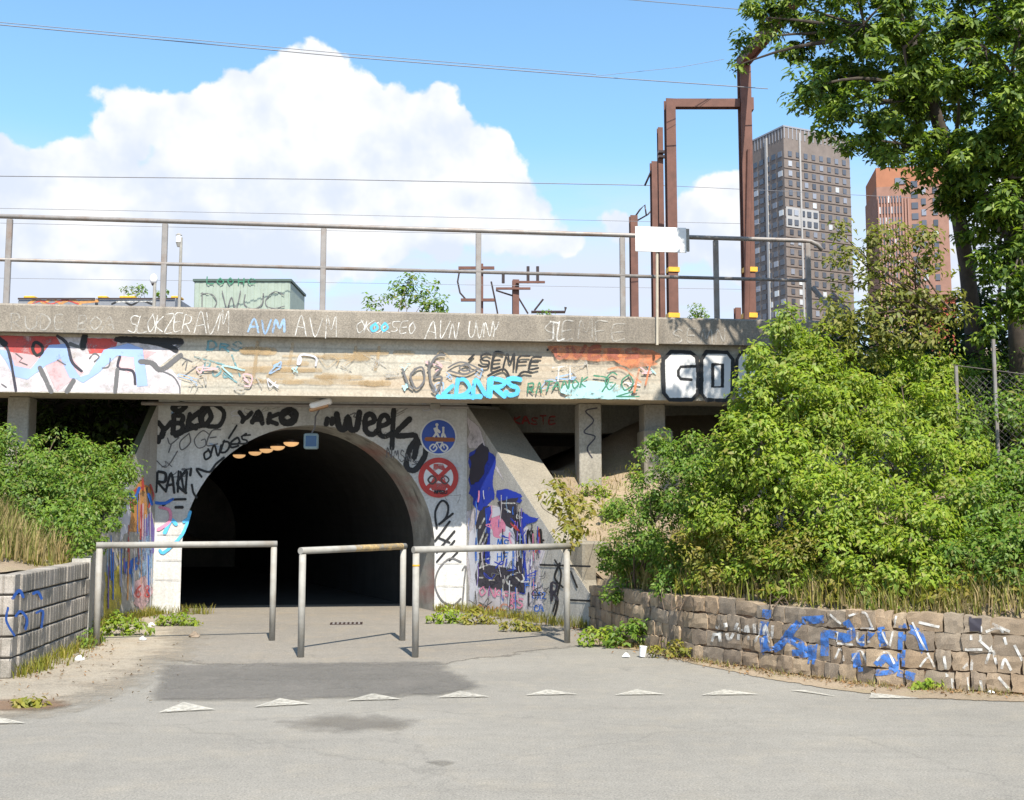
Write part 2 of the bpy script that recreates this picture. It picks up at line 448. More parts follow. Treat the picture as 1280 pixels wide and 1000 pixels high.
def soft_mat(name, src, size=3.0, amt=1.0, lo=0.48, hi=None):
    m = src.copy(); m.name = name
    N, L = m.node_tree.nodes, m.node_tree.links
    b = N['Principled BSDF']
    at_ = N.new('ShaderNodeAttribute'); at_.attribute_name = 'edge'
    n_ = N.new('ShaderNodeTexNoise'); L.new(wpos(N), n_.inputs['Vector']); n_.inputs['Scale'].default_value = size; n_.inputs['Detail'].default_value = 8; n_.inputs['Roughness'].default_value = 0.72
    a_ = N.new('ShaderNodeMath'); a_.operation = 'MULTIPLY_ADD'; L.new(at_.outputs['Fac'], a_.inputs[0]); a_.inputs[1].default_value = 0.75; n2_ = N.new('ShaderNodeMath'); n2_.operation = 'MULTIPLY_ADD'; L.new(n_.outputs[0], n2_.inputs[0]); n2_.inputs[1].default_value = 1.7; n2_.inputs[2].default_value = -0.55; L.new(n2_.outputs[0], a_.inputs[2])
    r_ = ramp(N, L, a_.outputs[0], [(lo, 0), (hi or 0.62 + 0.2 * (1 - amt), amt)])
    tr_ = N.new('ShaderNodeBsdfTransparent'); mx = N.new('ShaderNodeMixShader')
    L.new(r_, mx.inputs[0]); L.new(tr_.outputs[0], mx.inputs[1]); L.new(b.outputs[0], mx.inputs[2]); L.new(mx.outputs[0], N['Material Output'].inputs[0])
    return m
def soft_px(name, pix, z, m, parent=None, inset=0.35):
    pts = [Vector(ground(x, y)[:2]) for x, y in pix]; n = len(pts)
    area = sum(pts[i].x * pts[(i + 1) % n].y - pts[(i + 1) % n].x * pts[i].y for i in range(n))
    sg_ = 1 if area > 0 else -1; inner = []
    for i in range(n):
        t = (pts[(i + 1) % n] - pts[i - 1]).normalized(); inner.append(pts[i] + Vector((-t.y, t.x)) * sg_ * inset)
    b = MB(); b.v = [(p.x, p.y, z) for p in pts] + [(p.x, p.y, z) for p in inner]
    b.f = [(i, (i + 1) % n, (i + 1) % n + n, i + n) for i in range(n)] + [tuple(range(n, 2 * n))]
    o = b.build(name, m, parent)
    a_ = o.data.attributes.new('edge', 'FLOAT', 'POINT'); a_.data.foreach_set('value', [0.0] * n + [1.0] * n)
    return o
# sunken joint between street asphalt and the paler path through the tunnel
path = struct(soft_px('path', [(60, 818), (180, 824), (250, 832), (400, 834), (560, 834), (640, 822), (700, 812), (790, 802), (700, 745), (200, 735), (100, 780)], 0.004, soft_mat('path_soft', MT['path'], 1.6), None, 0.5))
verge = struct(soft_px('sandy_verge', [(-160, 915), (-20, 905), (60, 900), (130, 882), (180, 862), (215, 840), (245, 822), (262, 806), (262, 790), (240, 772), (180, 762), (90, 770), (-60, 800), (-300, 840)], 0.008, soft_mat('sand_soft', MT['sand'], 2.2, 1.0, 0.30, 1.05), None, 0.7))
struct(soft_px('gutter', ([(730, 806), (800, 815), (880, 834), (960, 850), (1060, 866), (1150, 874), (1300, 880), (1500, 884), (1500, 872), (1280, 866), (1090, 852), (980, 836), (870, 818), (790, 803), (740, 796)]), 0.006, soft_mat('gutter_soft', MT['earth'], 3.5), None, 0.12))
soft_px('repair_patch', [(200, 831), (300, 829), (420, 828), (552, 827), (580, 842), (612, 860), (560, 870), (450, 875), (330, 878), (180, 877), (190, 850)], 0.0095, soft_mat('patch_soft', MT['patch'], 4.0, 0.72, 0.35, 1.0), road, 0.22)
soft_px('earth_patch', [(-60, 880), (20, 874), (75, 875), (98, 882), (62, 890), (-60, 894)], 0.013, soft_mat('dirt_soft', MT['dirt'], 5.0, 0.85, 0.35, 1.05), verge, 0.17)
MT['oil'] = soft_mat('oil_stain', plain('oil', (0.15, 0.13, 0.105), 0.85), 4.0, 0.42, 0.35, 1.1)
soft_px('stain', [(330, 903), (395, 893), (470, 892), (535, 900), (515, 914), (430, 920), (360, 913)], 0.0085, MT['oil'], road, 0.30)
soft_px('stain', [(528, 953), (552, 950), (576, 954), (552, 960)], 0.0085, MT['oil'], road, 0.045)
# give-way triangles
tri = [((198, 892), (230, 879), (269, 888)), ((318, 885), (350, 874), (388, 881)), ((434, 877), (466, 868), (501, 875)), ((546, 873), (575, 865), (612, 872)),
       ((657, 870), (685, 863), (723, 869)), ((768, 870), (796, 863), (832, 869)), ((877, 870), (905, 863), (948, 869)), ((988, 864), (1006, 864), (1048, 872)),
       ((1087, 874), (1089, 867), (1150, 874)), ((-36, 907), (-6, 897), (32, 905))]
for t in tri:
    poly_px('give_way_mark', wobble_poly(list(t), 0.15, 4), 0.0105, MT['mark'], road)
# drain grating on the path
dg = MB(); c = ground(433, 780); dg.box(c + Z * 0.006, (0.46, 0.30, 0.012), (S, Nn, Z)); dgo = dg.build('drain_frame', MT['insul'], path)
for k in range(7):
    MB().box(c + S * (-0.18 + 0.06 * k) + Z * 0.015, (0.03, 0.25, 0.008), (S, Nn, Z)).build('drain_bar', MT['railing'], path)

# ------------------------------------------------------------------ terrain behind the walls
STONE_BASE = [ground(x, y) for x, y in ((737, 786), (790, 806), (870, 825), (1000, 845), (1100, 857), (1280, 869))] + [Vector((6.5, 9.15, 0)), Vector((11, 8.6, 0)), Vector((20, 8.0, 0))]
LW0 = O + S * ((PW.pix(192, 700) - O).dot(S))            # left corner of the portal
LWB = LW0 - Nn * 4.0                                      # where the block wall begins
LW1 = ground(113, 785)                                   # splayed end of the wing wall
LW2 = LWB - Nn * 2.9
LW3 = LW2 + Vector((-3.2, -0.55, 0))
LW4 = LW3 + Vector((-12, -1.0, 0))
RW0 = O + S * ((PW.pix(583, 700) - O).dot(S))
RW1 = STONE_BASE[0].copy()
def poly_dist(p, pts):
    best, sgn = 1e9, 1
    for a, b_ in zip(pts[:-1], pts[1:]):
        ab = (b_ - a).xy; ap = (p - a).xy
        t = max(0, min(1, ap.dot(ab) / ab.length_squared))
        d = (ap - ab * t).length
        if d < best: best, sgn = d, (ab.x * ap.y - ab.y * ap.x)
    return best if sgn > 0 else -best
def h_right(x, y):
    p = Vector((x, y, 0)); n = (p - O).dot(Nn)
    d = max(0, poly_dist(p, STONE_BASE))
    sl_ = 0.58 - 0.25 * min(1, max(0, (x - 1.8) / 2.5))
    h = 0.58 + sl_ * d + 0.03 * d * d
    s = (p - O).dot(S)
    if s < S_R + 1.5:
        cap = 2.25
        h = min(h, cap + max(0, s - 4.0) * 0.55)
    h += 0.05 * math.sin(x * 3.1 + y * 1.7) + 0.04 * math.sin(x * 1.3 - y * 2.9)
    return min(h, 4.25)
def h_left(x, y):
    p = Vector((x, y, 0))
    dl = (LWB - p).dot(S); n = (p - O).dot(Nn)
    d = max(0, dl); e = max(0, n + 6.5)
    h = 0.96 + min(0.26 * e, 0.42 * max(0, d - 0.35)) + min(d, 2.5) * 0.03
    h += 0.05 * math.sin(x * 2.7 + y * 1.9)
    return min(h, 2.45)
def hfield(name, quad_fn, nu, nv, m):
    b = MB()
    for i in range(nu + 1):
        for j in range(nv + 1): b.v.append(quad_fn(i / nu, j / nv))
    for i in range(nu):
        for j in range(nv):
            k = i * (nv + 1) + j; b.f.append((k, k + nv + 1, k + nv + 2, k + 1))
    return struct(b.build(name, m, smooth=True))
LENS = [0]
for a, b_ in zip(STONE_BASE[:-1], STONE_BASE[1:]): LENS.append(LENS[-1] + (b_ - a).length)
def along(l):
    for i in range(len(LENS) - 1):
        if l <= LENS[i + 1] or i == len(LENS) - 2:
            a, b_ = STONE_BASE[i], STONE_BASE[i + 1]; t = (l - LENS[i]) / (LENS[i + 1] - LENS[i])
            return a.lerp(b_, t), (b_ - a).normalized()
def rb(u, v):
    p, _ = along(u * LENS[-1])
    # back line: along the wing wall top, then under the bridge, then to the plateau
    far = RW0 + Vector((0.45, 0.2, 0)) + S * (u * 24.0) + Nn * 7.0
    q = p.lerp(far, v ** 1.15)
    if v > 0: q = q + Vector((0.16, 0.14, 0)) * (1 - v)
    else: q = q + Vector((0.10, 0.10, 0))
    return (q.x, q.y, h_right(q.x, q.y) if v > 0.0 else 0.3)
hfield('right_bank', rb, 60, 40, MT['earth'])
def lb(u, v):
    if u < 0.5:
        PL_ = [LW0 + Nn * 8, LW0, LW1, LWB, LW2]; k = min(3, int(u * 8)); p = PL_[k].lerp(PL_[k + 1], u * 8 - k)
    else: p = LW2.lerp(LW4, (u - 0.5) * 2)
    far = Vector((-24, 26 - 16 * u, 0))
    q = (p + Vector((-0.17, 0.17 if u >= 0.5 else 0, 0))).lerp(far, v ** 1.3)
    return (q.x, q.y, h_left(q.x, q.y))
hfield('left_bank', lb, 40, 24, MT['earth'])
# the railway plateau beyond the parapet
pl = MB(); pl.add([B(-300, -1.30, 4.12), B(S_R + 0.5, -1.30, 4.12), B(S_R + 3, -1.0, 4.12), B(300, -1.0, 4.12), B(300, 700, 4.12), B(-300, 700, 4.12)], [(0, 1, 2, 3, 4, 5)])
struct(pl.build('railway_ground', MT['ballast']))

# ------------------------------------------------------------------ bridge
bridge = thing('railway_bridge', 'long grey concrete railway bridge covered in graffiti above the tunnel mouth', 'bridge', B(0, 0, 0))
EB = MB().hexa([B(S_L, N_BEAM, Z_BOT), B(S_R, N_BEAM, Z_BOT), B(S_R, -0.55, Z_BOT), B(S_L, -0.55, Z_BOT), B(S_L, N_BEAM, Z_PB), B(S_R, N_BEAM, Z_PB), B(S_R, -0.55, Z_PB), B(S_L, -0.55, Z_PB)]).build('edge_beam', MT['beam'], bridge)
par = MB()
q = [(N_PAR, Z_PB), (N_PAR - 0.0, Z_PT - 0.03), (N_PAR + 0.03, Z_PT), (-1.24, Z_PT), (-1.22, Z_PT - 0.02), (-1.22, Z_PB)]
par.prism([B(S_L, n, z) for n, z in q], S * (S_R - S_L))
PAR = par.build('parapet', MT['parapet'], bridge)
MB().hexa([B(S_L, -0.549, 3.62), B(S_R + 1, -0.549, 3.62), B(S_R + 1, 16, 3.62), B(S_L, 16, 3.62), B(S_L, -0.549, 4.1), B(S_R + 1, -0.549, 4.1), B(S_R + 1, 16, 4.1), B(S_L, 16, 4.1)]).build('deck_slab', MT['slab'], bridge)
MB().box(B((S_L + S_R) / 2 + 0.5, 15.6, 1.8), (S_R - S_L + 2, 0.4, 3.6), (S, Nn, Z)).build('back_abutment', MT['slab'], bridge)
# cross beam seen in the dark between wing wall and column
sA = (PW.pix(600, 520) - O).dot(S)
MB().box(B(sA + 2.6, 1.2, 3.30), (4.6, 0.5, 0.64), (S, Nn, Z)).build('cross_beam', MT['column'], bridge)
PC = Plane(B(0, -0.85, 0), S)
def column(p0, p1, zb):
    a, b_ = (PC.pix(p0, 540) - O).dot(S), (PC.pix(p1, 540) - O).dot(S)
    return MB().box(B((a + b_) / 2, -0.85 + 0.2, (zb + Z_BOT - 0.003) / 2), (b_ - a, 0.4, Z_BOT - 0.003 - zb), (S, Nn, Z), 0.015).build('column', MT['column'], bridge)
column(724, 752, 0.8)
col3 = column(806, 832, 0.8)
column(8, 35, 1.2)
a, b_ = (PC.pix(802, 540) - O).dot(S), (PC.pix(838, 540) - O).dot(S)
MB().box(B((a + b_) / 2, -0.85 + 0.08, 2.15), (b_ - a, 0.5, 1.5), (S, Nn, Z), 0.02).build('pedestal', MT['coping'], bridge)
a, b_ = (PC.pix(724, 540) - O).dot(S), (PC.pix(752, 540) - O).dot(S)
# conduit under the beam, above the portal
MB().tube([B(-2.6, -0.45, Z_BOT - 0.05), B(2.5, -0.45, Z_BOT - 0.05)], 0.03).build('conduit', MT['railing'], bridge)
k2 = (PW.pix(542, 508) - O).dot(S)
MB().box(B(k2, -0.45, Z_BOT - 0.05), (0.16, 0.10, 0.10), (S, Nn, Z), 0.01).build('junction_box', MT['galv'], bridge)

# ------------------------------------------------------------------ tunnel portal
portal = thing('tunnel_portal', 'whitewashed tunnel portal wall with black arched opening under the bridge', 'tunnel', B(0, 0, 0))
RAD, SPR = 2.0, 1.0
arch = [(-RAD, -0.05), (-RAD, 0.5), (-RAD, SPR)] + [(-RAD * math.cos(t), SPR + RAD * math.sin(t)) for t in [math.pi * i / 36 for i in range(1, 36)]] + [(RAD, SPR), (RAD, 0.5), (RAD, -0.05)]
sl, sr = (LW0 - O).dot(S), (RW0 - O).dot(S)
TOPZ = 3.615
w = MB()
w.add([B(sl, 0, -0.05), B(-RAD, 0, -0.05), B(-RAD, 0, SPR), B(-RAD, 0, TOPZ), B(sl, 0, TOPZ)], [(0, 1, 2, 3, 4)])
w.add([B(RAD, 0, -0.05), B(sr, 0, -0.05), B(sr, 0, TOPZ), B(RAD, 0, TOPZ), B(RAD, 0, SPR)], [(0, 1, 2, 3, 4)])
ap = arch[2:-2]
k = len(w.v)
w.v += [tuple(B(x, 0, z)) for x, z in ap] + [tuple(B(x, 0, TOPZ)) for x, z in ap]
for i in range(len(ap) - 1): w.f.append((k + i, k + i + 1, k + len(ap) + i + 1, k + len(ap) + i))
PF = w.build('portal_face', MT['white_wall'], portal)
TD = Vector((-math.sin(R(25)), math.cos(R(25)), 0))           # the tunnel runs away to the left
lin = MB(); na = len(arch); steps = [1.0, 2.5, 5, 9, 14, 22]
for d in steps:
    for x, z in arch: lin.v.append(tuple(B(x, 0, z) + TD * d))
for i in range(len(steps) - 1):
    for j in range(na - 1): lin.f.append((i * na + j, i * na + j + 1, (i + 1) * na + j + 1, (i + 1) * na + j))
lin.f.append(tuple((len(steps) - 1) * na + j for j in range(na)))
lin.build('shaded_lining', MT['shade_black'], portal, smooth=False)
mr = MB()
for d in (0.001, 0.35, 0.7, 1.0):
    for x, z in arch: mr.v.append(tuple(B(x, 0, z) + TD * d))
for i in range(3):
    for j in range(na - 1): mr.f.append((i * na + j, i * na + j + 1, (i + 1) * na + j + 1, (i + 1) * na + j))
mr.build('daylit_mouth', MT['ring'], portal)
sheet('shaded_floor', [(p.x, p.y) for p in (B(-RAD, 0.0, 0) + TD * 1.6, B(RAD, 0.0, 0) + TD * 1.6, B(RAD, 0, 0) + TD * 22, B(-RAD, 0, 0) + TD * 22)], 0.011, MT['shade_black'], portal)  # near-black sheet paints the tunnel's shade onto the floor
# concrete body round the bore
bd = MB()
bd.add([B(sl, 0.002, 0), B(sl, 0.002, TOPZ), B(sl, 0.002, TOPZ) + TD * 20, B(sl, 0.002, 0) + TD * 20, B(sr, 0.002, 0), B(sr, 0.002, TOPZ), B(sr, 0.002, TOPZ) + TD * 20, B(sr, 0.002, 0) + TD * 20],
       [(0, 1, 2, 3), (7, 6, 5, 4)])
bd.build('side_wall', MT['shade_black'], portal)

# wing walls
def wing(name, label, A, E, zt0, zt1, thick, mface):
    t = thing(name, label, 'wall', A)
    U = (E - A).normalized(); pl_ = Plane(A, U); back = -pl_.out * thick
    f = [A + Z * -0.03, E + Z * -0.03, E + Z * zt1, A + Z * zt0]
    MB().prism(f, back).build('wall_face', mface, t)
    return t, pl_, back
RWT, PRW, RBACK = wing('wing_wall', 'sloping concrete wing wall right of the tunnel painted in blue, black and pink', RW0 - Nn * 0.0, RW1, 3.36, 0.48, 0.62, MT['wing'])
LWT, PLW, LBACK = wing('wing_wall', 'sloping concrete wing wall left of the tunnel streaked with orange, yellow and blue paint', LW0, LW1, 3.36, 1.05, 0.10, MT['wing'])
MB().add([LW0 + Z * 3.364 + PLW.out * 0.004, LW1 + Z * 1.054 + PLW.out * 0.004, LW1 + Z * 1.054 - PLW.out * 0.104, LW0 + Z * 3.364 - PLW.out * 0.104], [(0, 1, 2, 3)]).build('darkened_top', plain('darkened_concrete', (0.07, 0.075, 0.04), 0.95), LWT)  # cap coloured dark to mute the sunlit wall top
# the bare top of the right wing wall: a slab of slope paving lying on it
U = (RW1 - RW0); 
t0, t1 = 0.02, 0.995
def wz(t): return 3.36 + (0.48 - 3.36) * t
cp = MB()
pa, pb = RW0 + U * t0, RW0 + U * t1
wid = -PRW.out * 0.74
cp.hexa([pa + Z * (wz(t0) - 0.1) + wid * 0.005, pb + Z * (wz(t1) - 0.1) + wid * 0.005, pb + Z * (wz(t1) - 0.1) + wid, pa + Z * (wz(t0) - 0.1) + wid,
         pa + Z * (wz(t0) + 0.004) + wid * 0.005, pb + Z * (wz(t1) + 0.004) + wid * 0.005, pb + Z * (wz(t1) + 0.004) + wid, pa + Z * (wz(t0) + 0.004) + wid])
cp.build('coping', MT['coping'], RWT)
# block at the foot of the right wing wall, where it meets the stone wall
tb = (RW0 + U * 0.86)
MB().box(tb - PRW.out * 0.28 + Z * 0.60, (0.55, 0.48, 1.16), (PRW.U, -PRW.out, Z), 0.03).build('buttress', MT['coping'], RWT)

# ------------------------------------------------------------------ left retaining wall of ribbed blocks
bw = thing('block_wall', 'low retaining wall of ribbed grey concrete blocks in five courses', 'wall', LWB)
block_meshes = []
def block_mesh(wd, hg, dp):
    b = MB(); n = 3; x0 = -wd / 2
    # ribbed face: two shallow flutes pressed into the front
    prof = [(0, 0.012), (0.06, 0), (0.44, 0), (0.5, 0.014), (0.56, 0), (0.94, 0), (1, 0.012)]
    v = []
    for zz, ins in ((-hg / 2, 0.008), (-hg / 2 + 0.012, 0), (hg / 2 - 0.012, 0), (hg / 2, 0.008)):
        v.append([(x0 + p * wd, d + ins, zz) for p, d in prof])
    m_ = len(prof)
    vv = [p for r in v for p in r] + [(x0, dp, -hg / 2), (x0 + wd, dp, -hg / 2), (x0 + wd, dp, hg / 2), (x0, dp, hg / 2)]
    f = []
    for r in range(3):
        for i in range(m_ - 1): f.append((r * m_ + i, r * m_ + i + 1, (r + 1) * m_ + i + 1, (r + 1) * m_ + i))
    k = 4 * m_
    f += [tuple(range(3 * m_, 4 * m_)) + (k + 2, k + 3), tuple(range(m_ - 1, -1, -1)) + (k, k + 1)]
    f += [(0, m_, 2 * m_, 3 * m_, k + 3, k), (m_ - 1, k + 1, k + 2, 4 * m_ - 1, 3 * m_ - 1, 2 * m_ - 1)]
    b.add(vv, f)
    me = bpy.data.meshes.new('block'); me.from_pydata(b.v, [], b.f); me.update(); me.materials.append(MT['block'])
    return me
BM = block_mesh(0.207, 0.183, 0.2)
def block_run(A, E, out, courses=5):
    L_ = (E - A).length; n = int(round(L_ / 0.212)); U_ = (E - A).normalized()
    rot = Matrix((U_, -out, Z)).transposed().to_4x4()
    A0, E0 = A, E; A, E = A + U_ * 0.04, E - U_ * 0.04
    MB().hexa([A - out * 0.035 + Z * -0.03, E - out * 0.035 + Z * -0.03, E - out * 0.19 + Z * -0.03, A - out * 0.19 + Z * -0.03,
               A - out * 0.035 + Z * 0.985, E - out * 0.035 + Z * 0.985, E - out * 0.19 + Z * 0.985, A - out * 0.19 + Z * 0.985]).build('wall_core', MT['joint'], bw)
    A, E = A0, E0
    for c_ in range(courses):
        for i in range(n):
            p = A + U_ * ((i + 0.5) * L_ / n) + Z * (0.10 + c_ * 0.2) - out * (0.02 * 0 + random.uniform(-0.006, 0.010))
            o = link('block', BM, bw)
            o.matrix_basis = Matrix.Translation(p) @ rot
block_run(LW2 + Nn * 0.205, LWB, S)
rt = (LWB - LW1); MB().hexa([LW1 - Z * 0.03 + S * 0.02, LWB - Z * 0.03, LWB - Z * 0.03 - S * 0.22, LW1 - Z * 0.03 - S * 0.2, LW1 + Z * 1.06 + S * 0.02, LWB + Z * 1.03, LWB + Z * 1.03 - S * 0.22, LW1 + Z * 1.06 - S * 0.2]).build('end_slab', MT['wing'], bw)
U3 = (LW2 - LW3).normalized(); o3 = U3.cross(Z); o3 = -o3 if o3.y > 0 else o3
block_run(LW3, LW2 - U3 * 0.004, o3)

# ------------------------------------------------------------------ right stone wall
sw = thing('stone_wall', 'low curved wall of rough brown stones with blue and white graffiti', 'wall', STONE_BASE[2])
def stone_mesh(wd, hg, dp, seed):
    r = random.Random(seed)
    nx, nz = 4, 3
    v, f = [], []
    for j in range(nz + 1):
        for i in range(nx + 1):
            u, w_ = i / nx, j / nz
            edge = min(u, 1 - u, w_ * 0.8, (1 - w_) * 0.8)
            x = (u - 0.5) * wd + r.uniform(-1, 1) * 0.012
            z = (w_ - 0.5) * hg + r.uniform(-1, 1) * 0.010
            y = -(0.008 + 0.012 * r.random()) if edge > 0.01 else -r.uniform(0.002, 0.013)
            if i in (0, nx) and j in (0, nz): x *= 0.985; z *= 0.975
            v.append((x, y, z))
    k = len(v)
    bidx = [i for i in range(nx + 1)] + [(j * (nx + 1) + nx) for j in range(1, nz + 1)] + [nz * (nx + 1) + i for i in range(nx - 1, -1, -1)] + [j * (nx + 1) for j in range(nz - 1, 0, -1)]
    for i in bidx: v.append((v[i][0] * 0.97, dp, v[i][2] * 0.97))
    for j in range(nz):
        for i in range(nx): a_ = j * (nx + 1) + i; f.append((a_, a_ + 1, a_ + nx + 2, a_ + nx + 1))
    m_ = len(bidx)
    for q_ in range(m_): f.append((bidx[q_], k + q_, k + (q_ + 1) % m_, bidx[(q_ + 1) % m_]))
    return v, f
TOTAL = LENS[-1]
HW = 0.66
stone_v, stone_f = [], []
core = MB()
def wall_h(l): return 0.60 + 0.07 * min(1, l / 3.0) + 0.012 * math.sin(l * 2.1)
seed = 0
for course in range(4):
    l = random.uniform(-0.1, 0.0)
    while l < 9.5:
        wd = random.choice((0.13, 0.15, 0.17, 0.2, 0.23, 0.26, 0.31))
        mid = l + wd / 2
        p, d = along(max(0.0, mid))
        H_ = wall_h(mid)
        ch = H_ / 4
        zc = ch * (course + 0.5) + 0.01 * math.sin(mid * 3 + course)
        out = d.cross(Z); out = -out if out.dot(CAMP - p) < 0 else out
        jut = random.uniform(-0.018, 0.012)
        hh = ch - 0.004 + random.uniform(-0.012, 0.008)
        if course == 3: hh += random.uniform(-0.03, 0.02)
        v, f = stone_mesh(wd - 0.006, hh, 0.17, seed); seed += 1
        rot = Matrix((d, -out, Z)).transposed().to_4x4() @ Matrix.Rotation(random.uniform(-0.035, 0.035), 4, 'Y') @ Matrix.Rotation(random.uniform(-0.05, 0.05), 4, 'Z')
        mw = Matrix.Translation(p + out * (jut + 0.0 - course * 0.012) + Z * zc) @ rot
        me = bpy.data.meshes.new('stone'); me.from_pydata(v, [], f); me.update()
        me.materials.append(random.choice(MT['stones']))
        o = link('stone', me, sw); o.matrix_basis = mw
        k = len(stone_v)
        stone_v += [tuple(mw @ Vector(q_)) for q_ in v]; stone_f += [tuple(i + k for i in q_) for q_ in f]
        l += wd
bvh = BVHTree.FromPolygons(stone_v, stone_f)
ls = [i * 0.25 for i in range(39)]
def corept(l, off, z):
    p, d = along(l); out = d.cross(Z); out = -out if out.dot(CAMP - p) < 0 else out
    return p - out * off + Z * z
for i in range(len(ls) - 1):
    a_, b_ = ls[i], ls[i + 1]
    core.hexa([corept(a_, 0.030, -0.03), corept(b_, 0.030, -0.03), corept(b_, 0.2, -0.03), corept(a_, 0.2, -0.03),
               corept(a_, 0.065, wall_h(a_) - 0.03), corept(b_, 0.065, wall_h(b_) - 0.03), corept(b_, 0.2, wall_h(b_) - 0.03), corept(a_, 0.2, wall_h(a_) - 0.03)])
core.build('mortar_core', MT['dirt'], sw)

# ------------------------------------------------------------------ railing on the bridge
NR = -1.40
PR = Plane(B(0, NR, 0), S)
rail = thing('bridge_railing', 'grey steel pipe railing along the top of the bridge parapet', 'railing', B(0, NR, Z_PT))
post_px = [(-190, 378), (10, 379), (205, 384), (404, 388), (598, 392), (778, 396), (895, 399), (1010, 404)]
ss = [(PR.pix(x, 330) - O).dot(S) for x, y in post_px]
z_top = PR.pix(404, 282.5).z; z_mid = PR.pix(404, 335).z
for s_ in ss:
    po = MB().box(B(s_, NR, (Z_PT + z_top) / 2 - 0.02), (0.085, 0.05, z_top - Z_PT - 0.04), (S, Nn, Z), 0.008).build('post', MT['railing'], rail)
    MB().box(B(s_, NR, Z_PT + 0.006), (0.17, 0.14, 0.012), (S, Nn, Z)).build('base_plate', MT['railing'], po)
send = ss[-1]
MB().tube([B(S_L, NR, z_top), B(send - 0.1, NR, z_top), B(send + 0.05, NR, z_top - 0.01), B(send + 0.17, NR, z_top - 0.06), B(send + 0.24, NR, z_top - 0.15)], 0.036, 10).build('top_rail', MT['railing'], rail, True)
MB().tube([B(S_L, NR, z_mid), B(send - 0.04, NR, z_mid)], 0.028, 10).build('middle_rail', MT['railing'], rail, True)
MB().tube([B(send + 0.06, NR, z_mid - 0.10), B(send + 0.40, NR - 0.1, Z_PT + 0.1), B(send + 0.52, NR - 0.12, Z_PT - 0.3)], 0.04, 8).build('end_brace', MT['railing'], rail, True)

# ------------------------------------------------------------------ three barriers
def barrier(label, pA, pB, h, r=0.038, tape=None):
    a, b_ = ground(*pA), ground(*pB)
    t = thing('barrier', label, 'barrier', (a + b_) / 2, 'steel hoop barriers in front of the tunnel')
    u = (b_ - a).normalized()
    MB().tube([a - Z * 0.03, a + Z * (h - r)], r, 14).build('post', MT['galv'], t, True)
    MB().tube([b_ - Z * 0.03, b_ + Z * (h - r)], r, 14).build('post', MT['galv'], t, True)
    MB().tube([a + Z * h - u * r, b_ + Z * h + u * r], r * 1.02, 14).build('top_rail', MT['galv'], t, False)
    for o in t.children:
        o.data.polygons.foreach_set('use_smooth', [len(p.vertices) == 4 for p in o.data.polygons])
    return t, a, b_
b1 = barrier('grey steel hoop barrier beside the block wall, leftmost of the three', (120, 808), (340, 801), 1.20)
b2 = barrier('narrow grey hoop barrier in the middle of the path', (376, 822), (503, 801), 1.17)
b3 = barrier('right-hand grey hoop barrier reaching toward the stone wall', (519, 822), (709, 804), 1.18)
MT['worn_yellow'] = paint('worn_yellow', (0.55, 0.38, 0.17), 0.60, 9, 0.12)
u = (b2[2] - b2[1])
MB().tube([b2[1] + u * 0.48 + Z * 1.17, b2[1] + u * 0.98 + Z * 1.17], 0.0405, 14, False).build('yellow_paint', MT['worn_yellow'], b2[0])
MB().tube([b3[1] + Z * 1.0, b3[1] + Z * 1.018], 0.041, 14).build('tape', MT['yellow'], b3[0])

